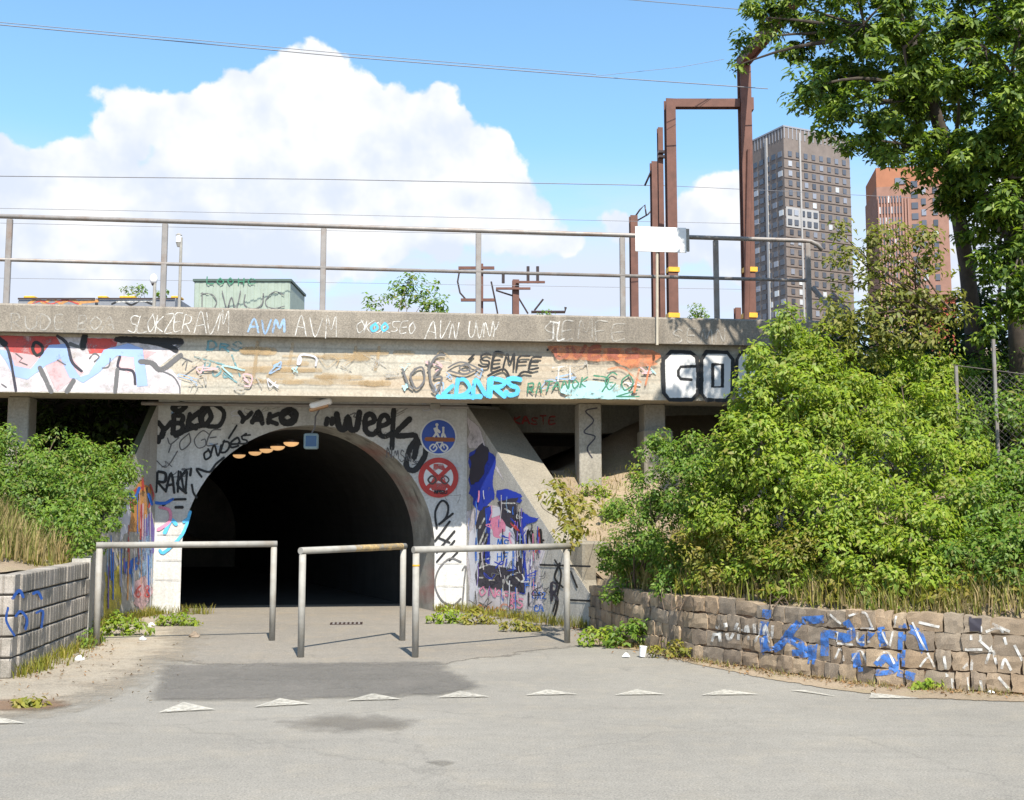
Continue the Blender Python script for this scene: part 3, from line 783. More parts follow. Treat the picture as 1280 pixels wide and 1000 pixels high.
# ------------------------------------------------------------------ lettering strokes
def cr(pts, n=5):
    if len(pts) < 3: return pts
    closed = pts[0] == pts[-1]
    out = []
    for i in range(len(pts) - 1):
        p1, p2 = pts[i], pts[i + 1]
        p0 = pts[i - 1] if i > 0 else (pts[-2] if closed else p1)
        p3 = pts[i + 2] if i + 2 < len(pts) else (pts[1] if closed else p2)
        for k in range(n):
            t = k / n
            out.append(tuple(0.5 * (2 * p1[j] + (p2[j] - p0[j]) * t + (2 * p0[j] - 5 * p1[j] + 4 * p2[j] - p3[j]) * t * t + (3 * p1[j] - p0[j] - 3 * p2[j] + p3[j]) * t ** 3) for j in (0, 1)))
    out.append(pts[-1])
    return out
C_ = True
FONT = {
 'A': [(0, [(0, 0), (.5, 1), (1, 0)]), (0, [(.2, .38), (.8, .38)])], 'B': [(0, [(.1, 0), (.1, 1)]), (1, [(.1, 1), (.7, .95), (.75, .6), (.15, .52), (.8, .45), (.85, .05), (.1, 0)])],
 'C': [(1, [(.95, .8), (.5, 1), (.05, .6), (.1, .2), (.5, 0), (.95, .15)])], 'D': [(0, [(.1, 0), (.1, 1)]), (1, [(.05, 1), (.6, .95), (.95, .5), (.6, .05), (.05, 0)])],
 'E': [(0, [(.9, 1), (.1, .95), (.1, 0), (.95, .05)]), (0, [(.1, .5), (.75, .52)])], 'F': [(0, [(.95, 1), (.1, .95), (.1, 0)]), (0, [(.1, .5), (.75, .52)])],
 'G': [(1, [(.95, .85), (.45, 1), (.05, .5), (.45, 0), (.9, .15), (.9, .45), (.5, .45)])], 'H': [(0, [(.1, 0), (.1, 1)]), (0, [(.9, 0), (.9, 1)]), (0, [(.1, .5), (.9, .5)])],
 'I': [(0, [(.5, 0), (.5, 1)])], 'K': [(0, [(.1, 0), (.1, 1)]), (0, [(.9, 1), (.1, .45), (.95, 0)])], 'L': [(0, [(.1, 1), (.1, 0), (.95, .05)])],
 'M': [(0, [(0, 0), (.15, 1), (.5, .35), (.85, 1), (1, 0)])], 'N': [(0, [(.05, 0), (.1, 1), (.9, 0), (.95, 1)])], 'O': [(1, [(.5, 1), (.05, .55), (.45, 0), (.95, .45), (.5, 1)])],
 'P': [(0, [(.1, 0), (.1, 1)]), (1, [(.1, 1), (.85, .9), (.8, .55), (.1, .45)])], 'R': [(0, [(.1, 0), (.1, 1)]), (1, [(.1, 1), (.85, .9), (.8, .55), (.15, .48)]), (0, [(.3, .48), (.95, 0)])],
 'S': [(1, [(.9, .9), (.5, 1), (.1, .8), (.3, .55), (.8, .4), (.85, .1), (.4, 0), (.05, .12)])], 'T': [(0, [(0, 1), (1, 1)]), (0, [(.5, 1), (.5, 0)])],
 'U': [(1, [(.05, 1), (.08, .3), (.45, 0), (.88, .3), (.95, 1)])], 'V': [(0, [(0, 1), (.45, 0), (1, 1)])], 'W': [(0, [(0, 1), (.25, 0), (.5, .7), (.75, 0), (1, 1)])],
 'Y': [(0, [(0, 1), (.5, .5), (1, 1)]), (0, [(.5, .5), (.4, 0)])], 'Z': [(0, [(.05, 1), (.95, 1), (.05, 0), (.95, 0)])], 'X': [(0, [(0, 1), (1, 0)]), (0, [(0, 0), (1, 1)])],
 'e': [(1, [(.1, .45), (.85, .5), (.7, .95), (.25, .9), (.05, .4), (.35, 0), (.9, .15)])], 'o': [(1, [(.5, .9), (.1, .5), (.45, 0), (.9, .45), (.5, .9)])], '"': [(0, [(.3, 1), (.25, .7)]), (0, [(.7, 1), (.65, .7)])],
 'q': [(1, [(.9, .8), (.4, 1), (.05, .5), (.4, .1), (.9, .5), (.9, .9), (.85, -.5)])], '6': [(1, [(.8, 1), (.2, .6), (.1, .2), (.5, 0), (.85, .25), (.5, .5), (.15, .3)])], '8': [(1, [(.5, .5), (.15, .8), (.5, 1), (.85, .8), (.5, .5), (.1, .2), (.5, 0), (.9, .2), (.5, .5)])],
 '0': [(1, [(.5, 1), (.1, .5), (.5, 0), (.9, .5), (.5, 1)])], '!': [(0, [(.5, 1), (.45, .35)]), (0, [(.45, .1), (.44, .02)])], '2': [(1, [(.1, .8), (.5, 1), (.85, .75), (.5, .4), (.05, 0), (.5, .05), (.95, 0)])], '4': [(0, [(.7, 0), (.7, 1), (.05, .35), (.95, .35)])],
 '.': [(0, [(.4, .08), (.5, .0)])], '-': [(0, [(.1, .5), (.9, .5)])], ' ': [],
}
def text_strokes(txt, x, y, w_, h, adv=None, slant=0.0, dx=0.0, drift=0.0, wob=0.0, smooth_all=True):
    """pixel polylines for a tag; y = baseline, drift = pixel rise per letter"""
    out = []; adv = adv or w_ * 1.2; h_, w0, y0 = h, w_, y; wob = max(wob, 0.055 * h)
    for i, ch in enumerate(txt):
        js, jy = 1 + random.uniform(-0.12, 0.12), random.uniform(-0.06, 0.06) * h_
        w_, h = w0 * (1 + random.uniform(-0.12, 0.12)), h_ * js
        y = y0 + jy
        for sm, st in FONT[ch]:
            pts = [(x + i * adv + p[0] * w_ + slant * p[1] * h + random.uniform(-wob, wob), y - drift * i - p[1] * h + random.uniform(-wob, wob)) for p in st]
            out.append(cr(pts) if (sm or smooth_all) else pts)
    return out
LAYER = [0]
ORDER = {}
def layer(parent):
    ORDER[parent.name] = ORDER.get(parent.name, 0) + 1
    return 0.0015 + 0.00042 * ORDER[parent.name]
def strip2d(pts, w_):
    """left/right border of a 2D polyline"""
    P2 = [Vector(p) for p in pts]; res = []
    n = len(P2)
    for i in range(n):
        a_, c_ = P2[max(0, i - 1)], P2[min(n - 1, i + 1)]
        d = (c_ - a_)
        d = d.normalized() if d.length > 1e-6 else Vector((1, 0))
        nn = Vector((-d.y, d.x))
        res.append((P2[i] - nn * w_ / 2, P2[i] + nn * w_ / 2, d))
    return res
def graffiti(plane, strokes, width, m, parent, name='graffiti', base=0.003, clip=None):
    # strokes that stand apart are pieces of their own
    strokes = [st for st in strokes if len(st) > 1]
    bb = [(min(p[0] for p in st), min(p[1] for p in st), max(p[0] for p in st), max(p[1] for p in st)) for st in strokes]
    grp = list(range(len(strokes)))
    for i in range(len(strokes)):
        for j in range(i):
            a_, b_ = bb[i], bb[j]
            gap = max(a_[0] - b_[2], b_[0] - a_[2], a_[1] - b_[3], b_[1] - a_[3], 0)
            if gap < 0.35 * max(a_[2] - a_[0], a_[3] - a_[1], b_[2] - b_[0], b_[3] - b_[1]):
                old, new = grp[i], grp[j]; grp = [new if g_ == old else g_ for g_ in grp]
    off_ = layer(parent)
    for g_ in dict.fromkeys(grp):
        o = graffiti_piece(plane, [st for st, q_ in zip(strokes, grp) if q_ == g_], width, m, parent, name, base, off_)
    return o
def graffiti_piece(plane, strokes, width, m, parent, name, base, off_):
    LAYER[0] += 1
    off0 = off_ + (base if base > 0.008 else 0.0)
    b = MB(); soft = []
    CS = ((-1.35, 1.0), (-0.7, 0.0), (0.7, 0.0), (1.35, 1.0))
    for si, st in enumerate(strokes):
        if len(st) < 2: continue
        res = strip2d(st, width * random.uniform(0.85, 1.15))
        k = len(b.v); L_ = len(res)
        for i, (l, r_, d) in enumerate(res):
            o_ = off0 + 0.00004 * (si % 7) + 0.00012 * i / L_
            c_ = (l + r_) / 2; hv = (r_ - l) / 2
            for q_, sf in CS:
                e_ = c_ + hv * q_; b.v.append(tuple(plane.pix(e_.x, e_.y, o_))); soft.append(sf)
        for i in range(L_ - 1):
            for q_ in range(3): b.f.append((k + 4 * i + q_, k + 4 * i + 4 + q_, k + 4 * i + 5 + q_, k + 4 * i + 1 + q_))
        for end, sg in ((0, -1), (L_ - 1, 1)):
            l, r_, d = res[end]; c_ = (l + r_) / 2; rad = (l - r_).length / 2
            o_ = off0 + 0.00004 * (si % 7) + 0.00012 * end / L_
            a0 = math.atan2((l - c_).y, (l - c_).x)
            dirn = 1 if Vector((math.cos(a0 + 1.57), math.sin(a0 + 1.57))).dot(d) * sg > 0 else -1
            kk = len(b.v); b.v.append(tuple(plane.pix(c_.x, c_.y, o_))); soft.append(0.0)
            for rr, sf in ((0.7, 0.0), (1.35, 1.0)):
                for j in range(6):
                    an = a0 + dirn * math.pi * j / 5
                    b.v.append(tuple(plane.pix(c_.x + math.cos(an) * rad * rr, c_.y + math.sin(an) * rad * rr, o_))); soft.append(sf)
            for j in range(5):
                b.f.append((kk, kk + 1 + j, kk + 2 + j)); b.f.append((kk + 1 + j, kk + 7 + j, kk + 8 + j, kk + 2 + j))
    o = b.build(name, m, parent)
    at_ = o.data.attributes.new('soft', 'FLOAT', 'POINT'); at_.data.foreach_set('value', soft)
    return o
def blotch(plane, pix, m, parent, name='paint_fill', wob=0.0, edge=2.6):
    LAYER[0] += 1
    o_ = layer(parent)
    pts = pix if not wob else wobble_poly(pix, wob, 4)
    n = len(pts)
    area = sum(pts[i][0] * pts[(i + 1) % n][1] - pts[(i + 1) % n][0] * pts[i][1] for i in range(n)); sg_ = 1 if area > 0 else -1
    outer = []
    for i in range(n):
        t = (Vector(pts[(i + 1) % n]) - Vector(pts[i - 1])); t = t.normalized() if t.length > 1e-6 else Vector((1, 0))
        outer.append(Vector(pts[i]) + Vector((t.y, -t.x)) * sg_ * edge)
    b = MB(); b.v = [tuple(plane.pix(x, y, o_)) for x, y in pts] + [tuple(plane.pix(x, y, o_ - 0.0001)) for x, y in outer]
    b.f = [tuple(range(n))] + [(i, (i + 1) % n, (i + 1) % n + n, i + n) for i in range(n)]
    o = b.build(name, m, parent)
    at_ = o.data.attributes.new('soft', 'FLOAT', 'POINT'); at_.data.foreach_set('value', [0.0] * n + [1.0] * n)
    return o
K = dict(black=paint('black_paint', (0.016, 0.016, 0.017), 0.18), grey=paint('grey_paint', (0.14, 0.135, 0.135), 0.3), white=paint('white_spray', (0.72, 0.70, 0.65), 0.52, 9, 0.12), solid=paint('solid_white', (0.72, 0.71, 0.69), 0.12, 5),
         faint=paint('faint_white', (0.46, 0.43, 0.38), 0.60, 9, 0.12), blue=paint('blue_paint', (0.03, 0.16, 0.62), 0.28), wallblue=paint('wall_blue', (0.05, 0.17, 0.50), 0.46, 16, 0.10), cyan=paint('cyan_paint', (0.10, 0.50, 0.85), 0.22),
         teal=paint('teal_paint', (0.16, 0.34, 0.37), 0.55), pale_cyan=paint('pale_cyan', (0.42, 0.66, 0.68), 0.45, 5), green=paint('green_paint', (0.05, 0.22, 0.13), 0.35), orange=paint('orange_paint', (0.72, 0.24, 0.10), 0.55, 4, 0.15),
         red=paint('red_paint', (0.55, 0.07, 0.06), 0.40, 5, 0.12), pink=paint('pink_paint', (0.80, 0.28, 0.42), 0.30, 5, 0.12), palepink=paint('pale_pink', (0.70, 0.45, 0.46), 0.25, 3, 0.12), paleblue=paint('pale_blue', (0.34, 0.47, 0.80), 0.15, 3, 0.1),
         yellow=paint('yellow_paint', (0.66, 0.55, 0.08), 0.45, 4, 0.15), ochre=paint('ochre_paint', (0.72, 0.34, 0.10), 0.42, 4, 0.15), purple=paint('purple_paint', (0.18, 0.13, 0.42), 0.3), deepblue=paint('deep_blue', (0.02, 0.05, 0.42), 0.22, 5, 0.08),
         slate=paint('dark_slate', (0.045, 0.04, 0.055), 0.12, 5), lightgrey=paint('light_grey', (0.66, 0.66, 0.72), 0.2, 3), offwhite=paint('off_white', (0.64, 0.585, 0.60), 0.30, 4, 0.15), brick=paint('brick_paint', (0.42, 0.13, 0.08), 0.45, 4, 0.15), rust=paint('rust_stain', (0.54, 0.38, 0.20), 0.78, 2.2, 0.35),
         fadedblue=paint('faded_blue', (0.30, 0.45, 0.66), 0.5, 6, 0.1))

# --- edge beam: the big pale piece at the left
gp = EB
blotch(PB, [(-60, 419), (140, 423), (226, 428), (222, 440), (196, 460), (214, 462), (226, 476), (226, 491), (-60, 488)], K['offwhite'], gp)
blotch(PB, [(-10, 420), (70, 421), (80, 438), (60, 448), (24, 445), (8, 436)], K['red'], gp); blotch(PB, [(104, 423), (148, 424), (142, 440), (112, 442)], K['red'], gp)
blotch(PB, [(10, 440), (50, 445), (36, 460), (20, 462)], K['palepink'], gp); blotch(PB, [(52, 446), (84, 440), (104, 466), (90, 474), (72, 489), (62, 470)], K['palepink'], gp)
blotch(PB, [(150, 436), (196, 440), (176, 452), (160, 466), (150, 458)], K['palepink'], gp)
blotch(PB, [(-4, 436), (12, 440), (18, 458), (40, 462), (62, 432), (82, 430), (92, 460), (102, 474), (88, 472), (76, 448), (58, 456), (34, 474), (18, 470), (8, 452)], K['paleblue'], gp)
blotch(PB, [(96, 474), (112, 468), (130, 438), (160, 430), (178, 436), (184, 482), (172, 483), (168, 446), (146, 444), (122, 466), (104, 478)], K['paleblue'], gp)
graffiti(PB, [cr([(-8, 424), (4, 428), (12, 444), (20, 488)]), cr([(72, 420), (84, 430), (90, 452), (102, 464)]), cr([(150, 446), (148, 460), (166, 464), (169, 480)])], 4, K['slate'], gp)
graffiti(PB, [[(50, 460), (64, 489)], [(92, 476), (84, 489)], [(147, 462), (144, 490)], cr([(176, 452), (190, 454), (202, 462), (226, 444)]), [(88, 430), (100, 434), (106, 420)], cr([(210, 424), (216, 436), (228, 428)])], 7, K['grey'], gp)
graffiti(PB, [[(106, 420), (104, 434)], cr([(146, 424), (180, 426), (208, 432), (220, 438)]), [(150, 424), (226, 427)], [(-4, 422), (6, 430)]], 9, K['black'], gp)
graffiti(PB, [cr([(44, 428), (41, 436), (46, 444), (53, 440), (52, 432), (44, 428)])], 4, K['black'], gp)
graffiti(PB, [cr([(200, 463), (216, 470), (224, 482), (225, 491)]), cr([(2, 480), (8, 484)]), [(20, 442), (28, 448), (24, 452), (34, 456)], cr([(112, 448), (118, 442), (124, 446), (118, 452)]), cr([(138, 448), (136, 458), (128, 460)]), [(72, 450), (82, 456)]], 2, K['grey'], gp)
graffiti(PB, [cr([(228, 456), (234, 450), (232, 462)]), [(230, 470), (246, 458)], [(226, 446), (240, 452)]], 1.6, K['grey'], gp)
graffiti(PB, text_strokes('DRS', 258, 438, 12, 10, 16, 0.1, wob=1) + text_strokes('ROS', 252, 466, 12, 12, 13, 0.2, drift=-3, wob=1.5), 3.2, K['teal'], gp)
graffiti(PB, [[(280, 466), (296, 478)], [(290, 444), (300, 470)], [(244, 446), (280, 456)]], 3.0, K['teal'], gp)
for _ in range(24):
    x = random.gauss(390, 70); y = random.choice((440, 446, 455, 463, 471, 478)) + x * 0.012 - 5; l_ = random.uniform(12, 60)
    graffiti(PB, [[(x, y), (x + l_ / 2, y + random.uniform(-1, 1.5)), (x + l_, y + l_ * 0.013)]], random.uniform(4, 11), K['rust'], gp, 'rust_stain')
for x, y0, y1 in ((366, 430, 456), (322, 428, 470), (445, 434, 450), (474, 434, 462)):
    graffiti(PB, [[(x, y0), (x - 2, (y0 + y1) / 2), (x - 5, y1)]], 5.0, K['rust'], gp, 'rust_stain')
for _ in range(40):
    x, y = random.uniform(235, 815), random.uniform(446, 488); w_ = random.uniform(5, 20)
    graffiti(PB, [cr([(x + random.uniform(-w_, w_), min(494, max(440, y + random.uniform(-8, 8)))) for _ in range(6)])], random.uniform(0.9, 2.6), K[random.choice(['faint', 'lightgrey', 'faint', 'rust', 'fadedblue', 'palepink', 'pale_cyan'])], gp, 'old_tag')
# middle and right tags
graffiti(PB, cr and [cr([(503, 462), (510, 480), (516, 486)]), cr([(520, 462), (513, 470), (520, 486), (530, 476), (528, 460), (518, 462)]), cr([(536, 452), (538, 476), (543, 486)]), cr([(545, 458), (550, 462), (542, 472), (552, 472), (546, 490), (540, 488)]), cr([(535, 462), (545, 446), (555, 444)])], 3.2, K['grey'], gp)
graffiti(PB, [cr([(560, 460), (575, 453), (592, 458), (604, 466)]), cr([(562, 464), (580, 468), (596, 462)]), cr([(574, 460), (582, 456), (588, 461), (580, 464), (574, 460)])], 2.6, K['grey'], gp)
graffiti(PB, text_strokes('SEMFE', 598, 459, 13, 17, 15.5, 0.2, drift=-0.6, wob=1) + [[(586, 450), (592, 444)], [(684, 438), (688, 434)], [(690, 440), (694, 436)], cr([(610, 470), (630, 462), (640, 478), (652, 466), (664, 466)])], 3.0, K['black'], gp)
graffiti(PB, text_strokes('DNRS', 568, 495, 19, 22, 21, 0.1, wob=1.2) + [[(552, 494), (566, 482)], [(548, 496), (600, 496)]], 6.5, K['cyan'], gp)
blotch(PB, [(704, 482), (740, 476), (782, 484), (790, 499), (706, 498)], K['pale_cyan'], gp, wob=2)
graffiti(PB, text_strokes('RATANOK', 658, 492, 8, 11, 11, 0.15, drift=1.4, wob=1.2), 2.4, K['green'], gp)
graffiti(PB, text_strokes('GO', 752, 488, 18, 22, 22, 0.2, wob=1) + [cr([(742, 470), (760, 474), (752, 490)]), [(770, 496), (798, 496)], [(770, 496), (796, 488)]], 2.2, K['green'], gp)
blotch(PB, [(680, 432), (818, 438), (820, 456), (790, 462), (760, 452), (700, 450)], K['orange'], gp, wob=3)
graffiti(PB, text_strokes('UVERS', 692, 448, 16, 12, 22, 0.1, wob=1.5), 5, K['brick'], gp)
graffiti(PB, [[(690, 460), (708, 458)], [(698, 460), (697, 476)], [(712, 458), (712, 474)]], 2.6, K['white'], gp)
graffiti(PB, [cr([(760, 462), (776, 460), (790, 470), (800, 478)]), [(798, 462), (792, 490)], [(812, 456), (806, 482)]], 3.0, K['orange'], gp)
# the big outlined letters at the right
def block_letter(pix, hole=None):
    blotch(PB, pix, K['solid'], gp, edge=0.5)
    graffiti(PB, [pix + [pix[0]]], 5.0, K['black'], gp)
    if hole: graffiti(PB, [hole], 4.5, K['black'], gp)
block_letter([(838, 440), (862, 441), (870, 447), (872, 470), (871, 492), (864, 500), (836, 500), (829, 492), (828, 450)], [(871, 458), (850, 459), (847, 464), (847, 470), (850, 474), (863, 475)])
block_letter([(882, 440), (908, 441), (915, 450), (914, 492), (906, 501), (882, 500), (876, 492), (876, 450)], [(890, 456), (902, 456), (902, 484), (890, 484), (890, 456)])
block_letter([(925, 441), (956, 442), (962, 450), (960, 494), (952, 503), (926, 502), (920, 494), (920, 450)], [(934, 458), (948, 458), (948, 486), (934, 486), (934, 458)])
# --- parapet
gp = PAR
graffiti(PP, text_strokes('RUDE', 14, 412, 13, 18, 18, 0.0, wob=1.2) + text_strokes('BOA', 96, 412, 12, 16, 16, 0.1, wob=1.5), 2.2, K['faint'], gp)
graffiti(PP, text_strokes('SLOKZER', 160, 416, 10, 22, 11.2, 0.15, drift=0.3, wob=1.2) + text_strokes('AVM', 242, 417, 14, 26, 15, 0.1, wob=1), 1.5, K['white'], gp)
graffiti(PP, text_strokes('AVM', 310, 416, 12, 16, 16, 0.1, wob=1.2), 3.2, K['fadedblue'], gp)
graffiti(PP, text_strokes('AVM', 368, 420, 17, 27, 19, 0.05, wob=1), 1.6, K['white'], gp)
graffiti(PP, text_strokes('OKOKSEO', 444, 416, 10, 14, 11, 0.2, wob=1.2) , 1.6, K['white'], gp); graffiti(PP, text_strokes('OO', 462, 414, 10, 10, 13, 0.2), 3.2, K['cyan'], gp)
graffiti(PP, text_strokes('AVN', 532, 422, 11, 20, 14, 0.2, wob=1) + text_strokes('UVNY', 584, 422, 9, 20, 10, 0.1, wob=1), 1.5, K['white'], gp)
graffiti(PP, text_strokes('SEMFE', 680, 424, 17, 21, 21, 0.05, wob=1), 2.2, K['faint'], gp); graffiti(PP, text_strokes('TL', 686, 424, 10, 22, 10, 0.05), 2.4, K['white'], gp)
graffiti(PP, text_strokes('SEMN', 840, 428, 13, 18, 18, 0.05, wob=1), 2.0, K['faint'], gp)
# --- portal face
pp_ = PF
for _ in range(46):
    x, y = random.uniform(194, 578), random.uniform(508, 640)
    if math.hypot((x - 388) / 172.0, (y - 700) / 185.0) < 1.0: continue
    w_ = random.uniform(5, 16)
    pts_ = [(x + random.uniform(-w_, w_), y + random.uniform(-w_ * 0.5, w_ * 0.5)) for _ in range(6)]
    if any(math.hypot((p_[0] - 388) / 166.0, (p_[1] - 700) / 176.0) < 1.0 or not 192 < p_[0] < 580 for p_ in pts_): continue
    graffiti(PW, [cr(pts_)], random.uniform(0.8, 2.2), K[random.choice(['lightgrey', 'grey', 'faint', 'fadedblue', 'palepink', 'grey', 'faint'])], pp_, 'old_tag')
graffiti(PW, text_strokes('YBKO', 196, 546, 15, 19, 18, 0.15, drift=4.5, wob=1.2) + [cr([(258, 532), (274, 532), (280, 516), (268, 506), (254, 510), (250, 524), (258, 532)]), cr([(216, 510), (226, 505), (232, 508), (224, 514), (216, 510)]), cr([(220, 544), (236, 536), (258, 530)]), [(198, 552), (198, 547)]], 7.5, K['black'], pp_)
graffiti(PW, text_strokes('YAKO', 298, 528, 14, 13, 18, 0.1, wob=1) + [cr([(354, 528), (366, 528), (370, 518), (362, 512), (352, 518), (354, 528)])], 7.0, K['black'], pp_)
graffiti(PW, text_strokes('YOGE', 204, 566, 15, 20, 18, 0.3, drift=3.5, wob=1.2) + [cr([(196, 576), (208, 584), (222, 564)])], 1.8, K['grey'], pp_)
graffiti(PW, text_strokes('OndeS'.replace('n', 'N').replace('d', 'D'), 252, 574, 11, 13, 11.5, 0.3, drift=4.5, wob=1), 2.8, K['black'], pp_)
graffiti(PW, [[(286, 548), (296, 532)], [(302, 546), (308, 542)], cr([(252, 596), (246, 586), (262, 590), (270, 580), (280, 572)]), cr([(240, 606), (242, 616), (246, 622)])], 3, K['black'], pp_)
graffiti(PW, text_strokes('RAK', 194, 615, 12, 26, 13, 0.1, wob=1.5) + [[(226, 590), (230, 614)], [(234, 590), (232, 614)], [(239, 586), (238, 594)], cr([(204, 632), (214, 625), (232, 624)]), [(220, 634), (228, 634)]], 3.8, K['black'], pp_)
graffiti(PW, [cr([(421, 518), (424, 534), (431, 536), (435, 521), (438, 536), (446, 535), (449, 516)]), cr([(457, 531), (468, 526), (464, 518), (457, 522), (457, 538), (465, 543), (471, 539)]), cr([(474, 533), (486, 528), (482, 519), (475, 524), (474, 541), (481, 546), (489, 542)]), cr([(492, 512), (490, 560)]), cr([(512, 524), (494, 544), (520, 545), (512, 562), (508, 582), (518, 588), (530, 572), (532, 556), (522, 554), (518, 572)]), [(408, 530), (409, 524)], [(415, 529), (416, 524)]], 8.0, K['black'], pp_)
graffiti(PW, text_strokes('NMSN', 484, 572, 6, 12, 8, 0.0, drift=-2, wob=1), 1.4, K['grey'], pp_)
graffiti(PW, [cr([(546, 660), (544, 640), (552, 626), (560, 632), (558, 646), (548, 656), (566, 642)]), [(544, 676), (562, 652)], [(548, 672), (562, 678)], [(546, 690), (568, 664)], [(546, 702), (568, 676)], [(562, 700), (572, 690)]], 2.8, K['black'], pp_)
graffiti(PW, [cr([(576, 702), (562, 698), (548, 712), (544, 732), (552, 750), (566, 756), (576, 748)]), cr([(578, 712), (582, 708), (580, 730), (578, 756)])], 2.4, K['grey'], pp_)
graffiti(PW, [cr([(206, 666), (214, 650), (220, 655)]), cr([(238, 640), (228, 668), (206, 690), (200, 688)]), [(236, 648), (230, 652)]], 5, K['cyan'], pp_)
graffiti(PW, [cr([(200, 634), (212, 638), (212, 652), (198, 662)])], 4, K['pink'], pp_)
graffiti(PW, [cr([(192, 628), (206, 629), (216, 624)])], 5, K['blue'], pp_)
# joints of the whitewashed blockwork low on the left pier
MT['seam'] = paint('seam_line', (0.33, 0.32, 0.30), 0.4, 14)
graffiti(PW, [[(196, 700), (227, 700)], [(194, 724), (227, 725)], [(196, 668), (228, 668)], [(547, 704), (580, 704)], [(547, 732), (580, 733)]], 0.8, MT['seam'], pp_, 'joint')
# --- left wing wall
lw = [c_ for c_ in LWT.children if c_.name.startswith('wall_face')][0]
def lpaint(m, pts): blotch(PLW, pts, K[m], lw, wob=1.2)
lpaint('ochre', [(162, 628), (176, 600), (186, 610), (184, 664), (160, 664)]); lpaint('yellow', [(130, 716), (148, 712), (150, 770), (132, 776)]); lpaint('yellow', [(150, 690), (156, 700), (152, 724), (146, 716)])
lpaint('lightgrey', [(152, 620), (162, 596), (160, 660), (152, 676)]); lpaint('purple', [(178, 650), (190, 640), (192, 690), (180, 700)]); lpaint('blue', [(156, 704), (172, 696), (168, 712), (158, 720)]); lpaint('fadedblue', [(172, 676), (190, 668), (190, 730), (174, 722)])
lpaint('palepink', [(164, 730), (180, 720), (190, 740), (180, 764), (168, 754)])
for i in range(46):
    x = random.uniform(132, 190); y0 = random.uniform(600 if x > 160 else 650, 720); y1 = min(y0 + random.uniform(15, 60), 785 - (x - 130) * 0.3)
    graffiti(PLW, [[(x, y0), (x + random.uniform(-1.5, 1.5), y1)]], random.uniform(0.8, 2.4), K[random.choice(['lightgrey', 'fadedblue', 'grey', 'ochre', 'palepink', 'blue', 'offwhite', 'red', 'purple'])], lw, 'paint_run')
graffiti(PLW, [cr([(150, 624), (162, 616), (178, 608)]), cr([(186, 606), (190, 620), (184, 634)]), [(176, 596), (177, 612)]], 3.4, K['red'], lw)
graffiti(PLW, [cr([(158, 616), (166, 622), (172, 610)]), cr([(184, 618), (188, 630)])], 4, K['blue'], lw)
graffiti(PLW, text_strokes('68', 168, 746, 7, 15, 11, 0.0, wob=0.6), 2.6, K['red'], lw)
# --- block wall
for tgt in ():
    pass
PBK = Plane(LW2 + S * 0.003, -Nn)
graffiti(PBK, [cr([(14, 748), (22, 738), (27, 746)]), cr([(40, 742), (46, 740), (50, 748)]), cr([(18, 770), (24, 764), (32, 774), (30, 786)]), cr([(44, 766), (52, 764), (50, 784)]), cr([(8, 760), (6, 776), (16, 794)])], 4, K['blue'], bw, base=0.012)
# --- right wing wall
rw = [c_ for c_ in RWT.children if c_.name.startswith('wall_face')][0]
def rp(m, pts, wob=1.0): blotch(PRW, pts, K[m], rw, wob=wob)
rp('offwhite', [(584, 640), (606, 630), (652, 640), (676, 690), (680, 764), (588, 762)], 2.0)
rp('offwhite', [(586, 520), (600, 540), (628, 600), (600, 560), (586, 560)], 1.0)
rp('lightgrey', [(586, 668), (604, 640), (602, 730), (588, 764)])
rp('deepblue', [(588, 566), (604, 556), (618, 572), (618, 618), (606, 640), (594, 636), (587, 610)]); rp('slate', [(588, 572), (604, 554), (612, 566), (600, 600), (590, 606)])
rp('slate', [(598, 640), (610, 632), (614, 700), (598, 706)]); rp('deepblue', [(609, 636), (615, 632), (615, 704), (609, 704)])
rp('lightgrey', [(616, 636), (646, 630), (646, 712), (615, 706)]); rp('pink', [(616, 648), (626, 644), (632, 660), (624, 672), (615, 668)])
rp('deepblue', [(622, 614), (634, 612), (652, 618), (650, 628), (622, 625)]); rp('slate', [(624, 628), (646, 622), (646, 650), (638, 660), (626, 646)])
rp('slate', [(645, 640), (654, 640), (654, 726), (645, 720)]); rp('deepblue', [(654, 640), (666, 648), (672, 648), (656, 660), (658, 742), (652, 742)])
rp('slate', [(596, 704), (652, 714), (656, 740), (596, 732)])
graffiti(PRW, [[(600, 660), (606, 648)], [(600, 690), (610, 668)], [(600, 680), (608, 660)], [(602, 700), (612, 698)], [(600, 710), (610, 706)], [(628, 629), (644, 629)], [(632, 636), (638, 640)], [(600, 722), (604, 722)], [(612, 725), (618, 725)], cr([(648, 716), (636, 720), (634, 728), (640, 732)]), [(646, 722), (650, 726)], [(648, 668), (652, 668)], [(648, 674), (652, 674)]], 2.6, K['white'], rw)
graffiti(PRW, text_strokes('MS', 622, 684, 7, 10, 8) + text_strokes('HF', 622, 700, 6, 9, 8) + text_strokes('22', 658, 732, 6, 9, 7) + text_strokes('CA2', 666, 748, 5, 8, 6) + text_strokes('CA', 668, 764, 5, 8, 6), 1.7, K['blue'], rw)
graffiti(PRW, text_strokes('ONARE', 600, 744, 8, 9, 10, 0.1, drift=-1.5, wob=1), 2.0, K['pink'], rw); graffiti(PRW, text_strokes('3S', 636, 760, 8, 11, 10, 0.1) if '3' in FONT else text_strokes('8S', 636, 760, 8, 11, 10, 0.1), 2.2, K['pink'], rw)
graffiti(PRW, text_strokes('SAKE', 594, 770, 9, 13, 10, 0.2, wob=1.2), 2.6, K['orange'], rw)
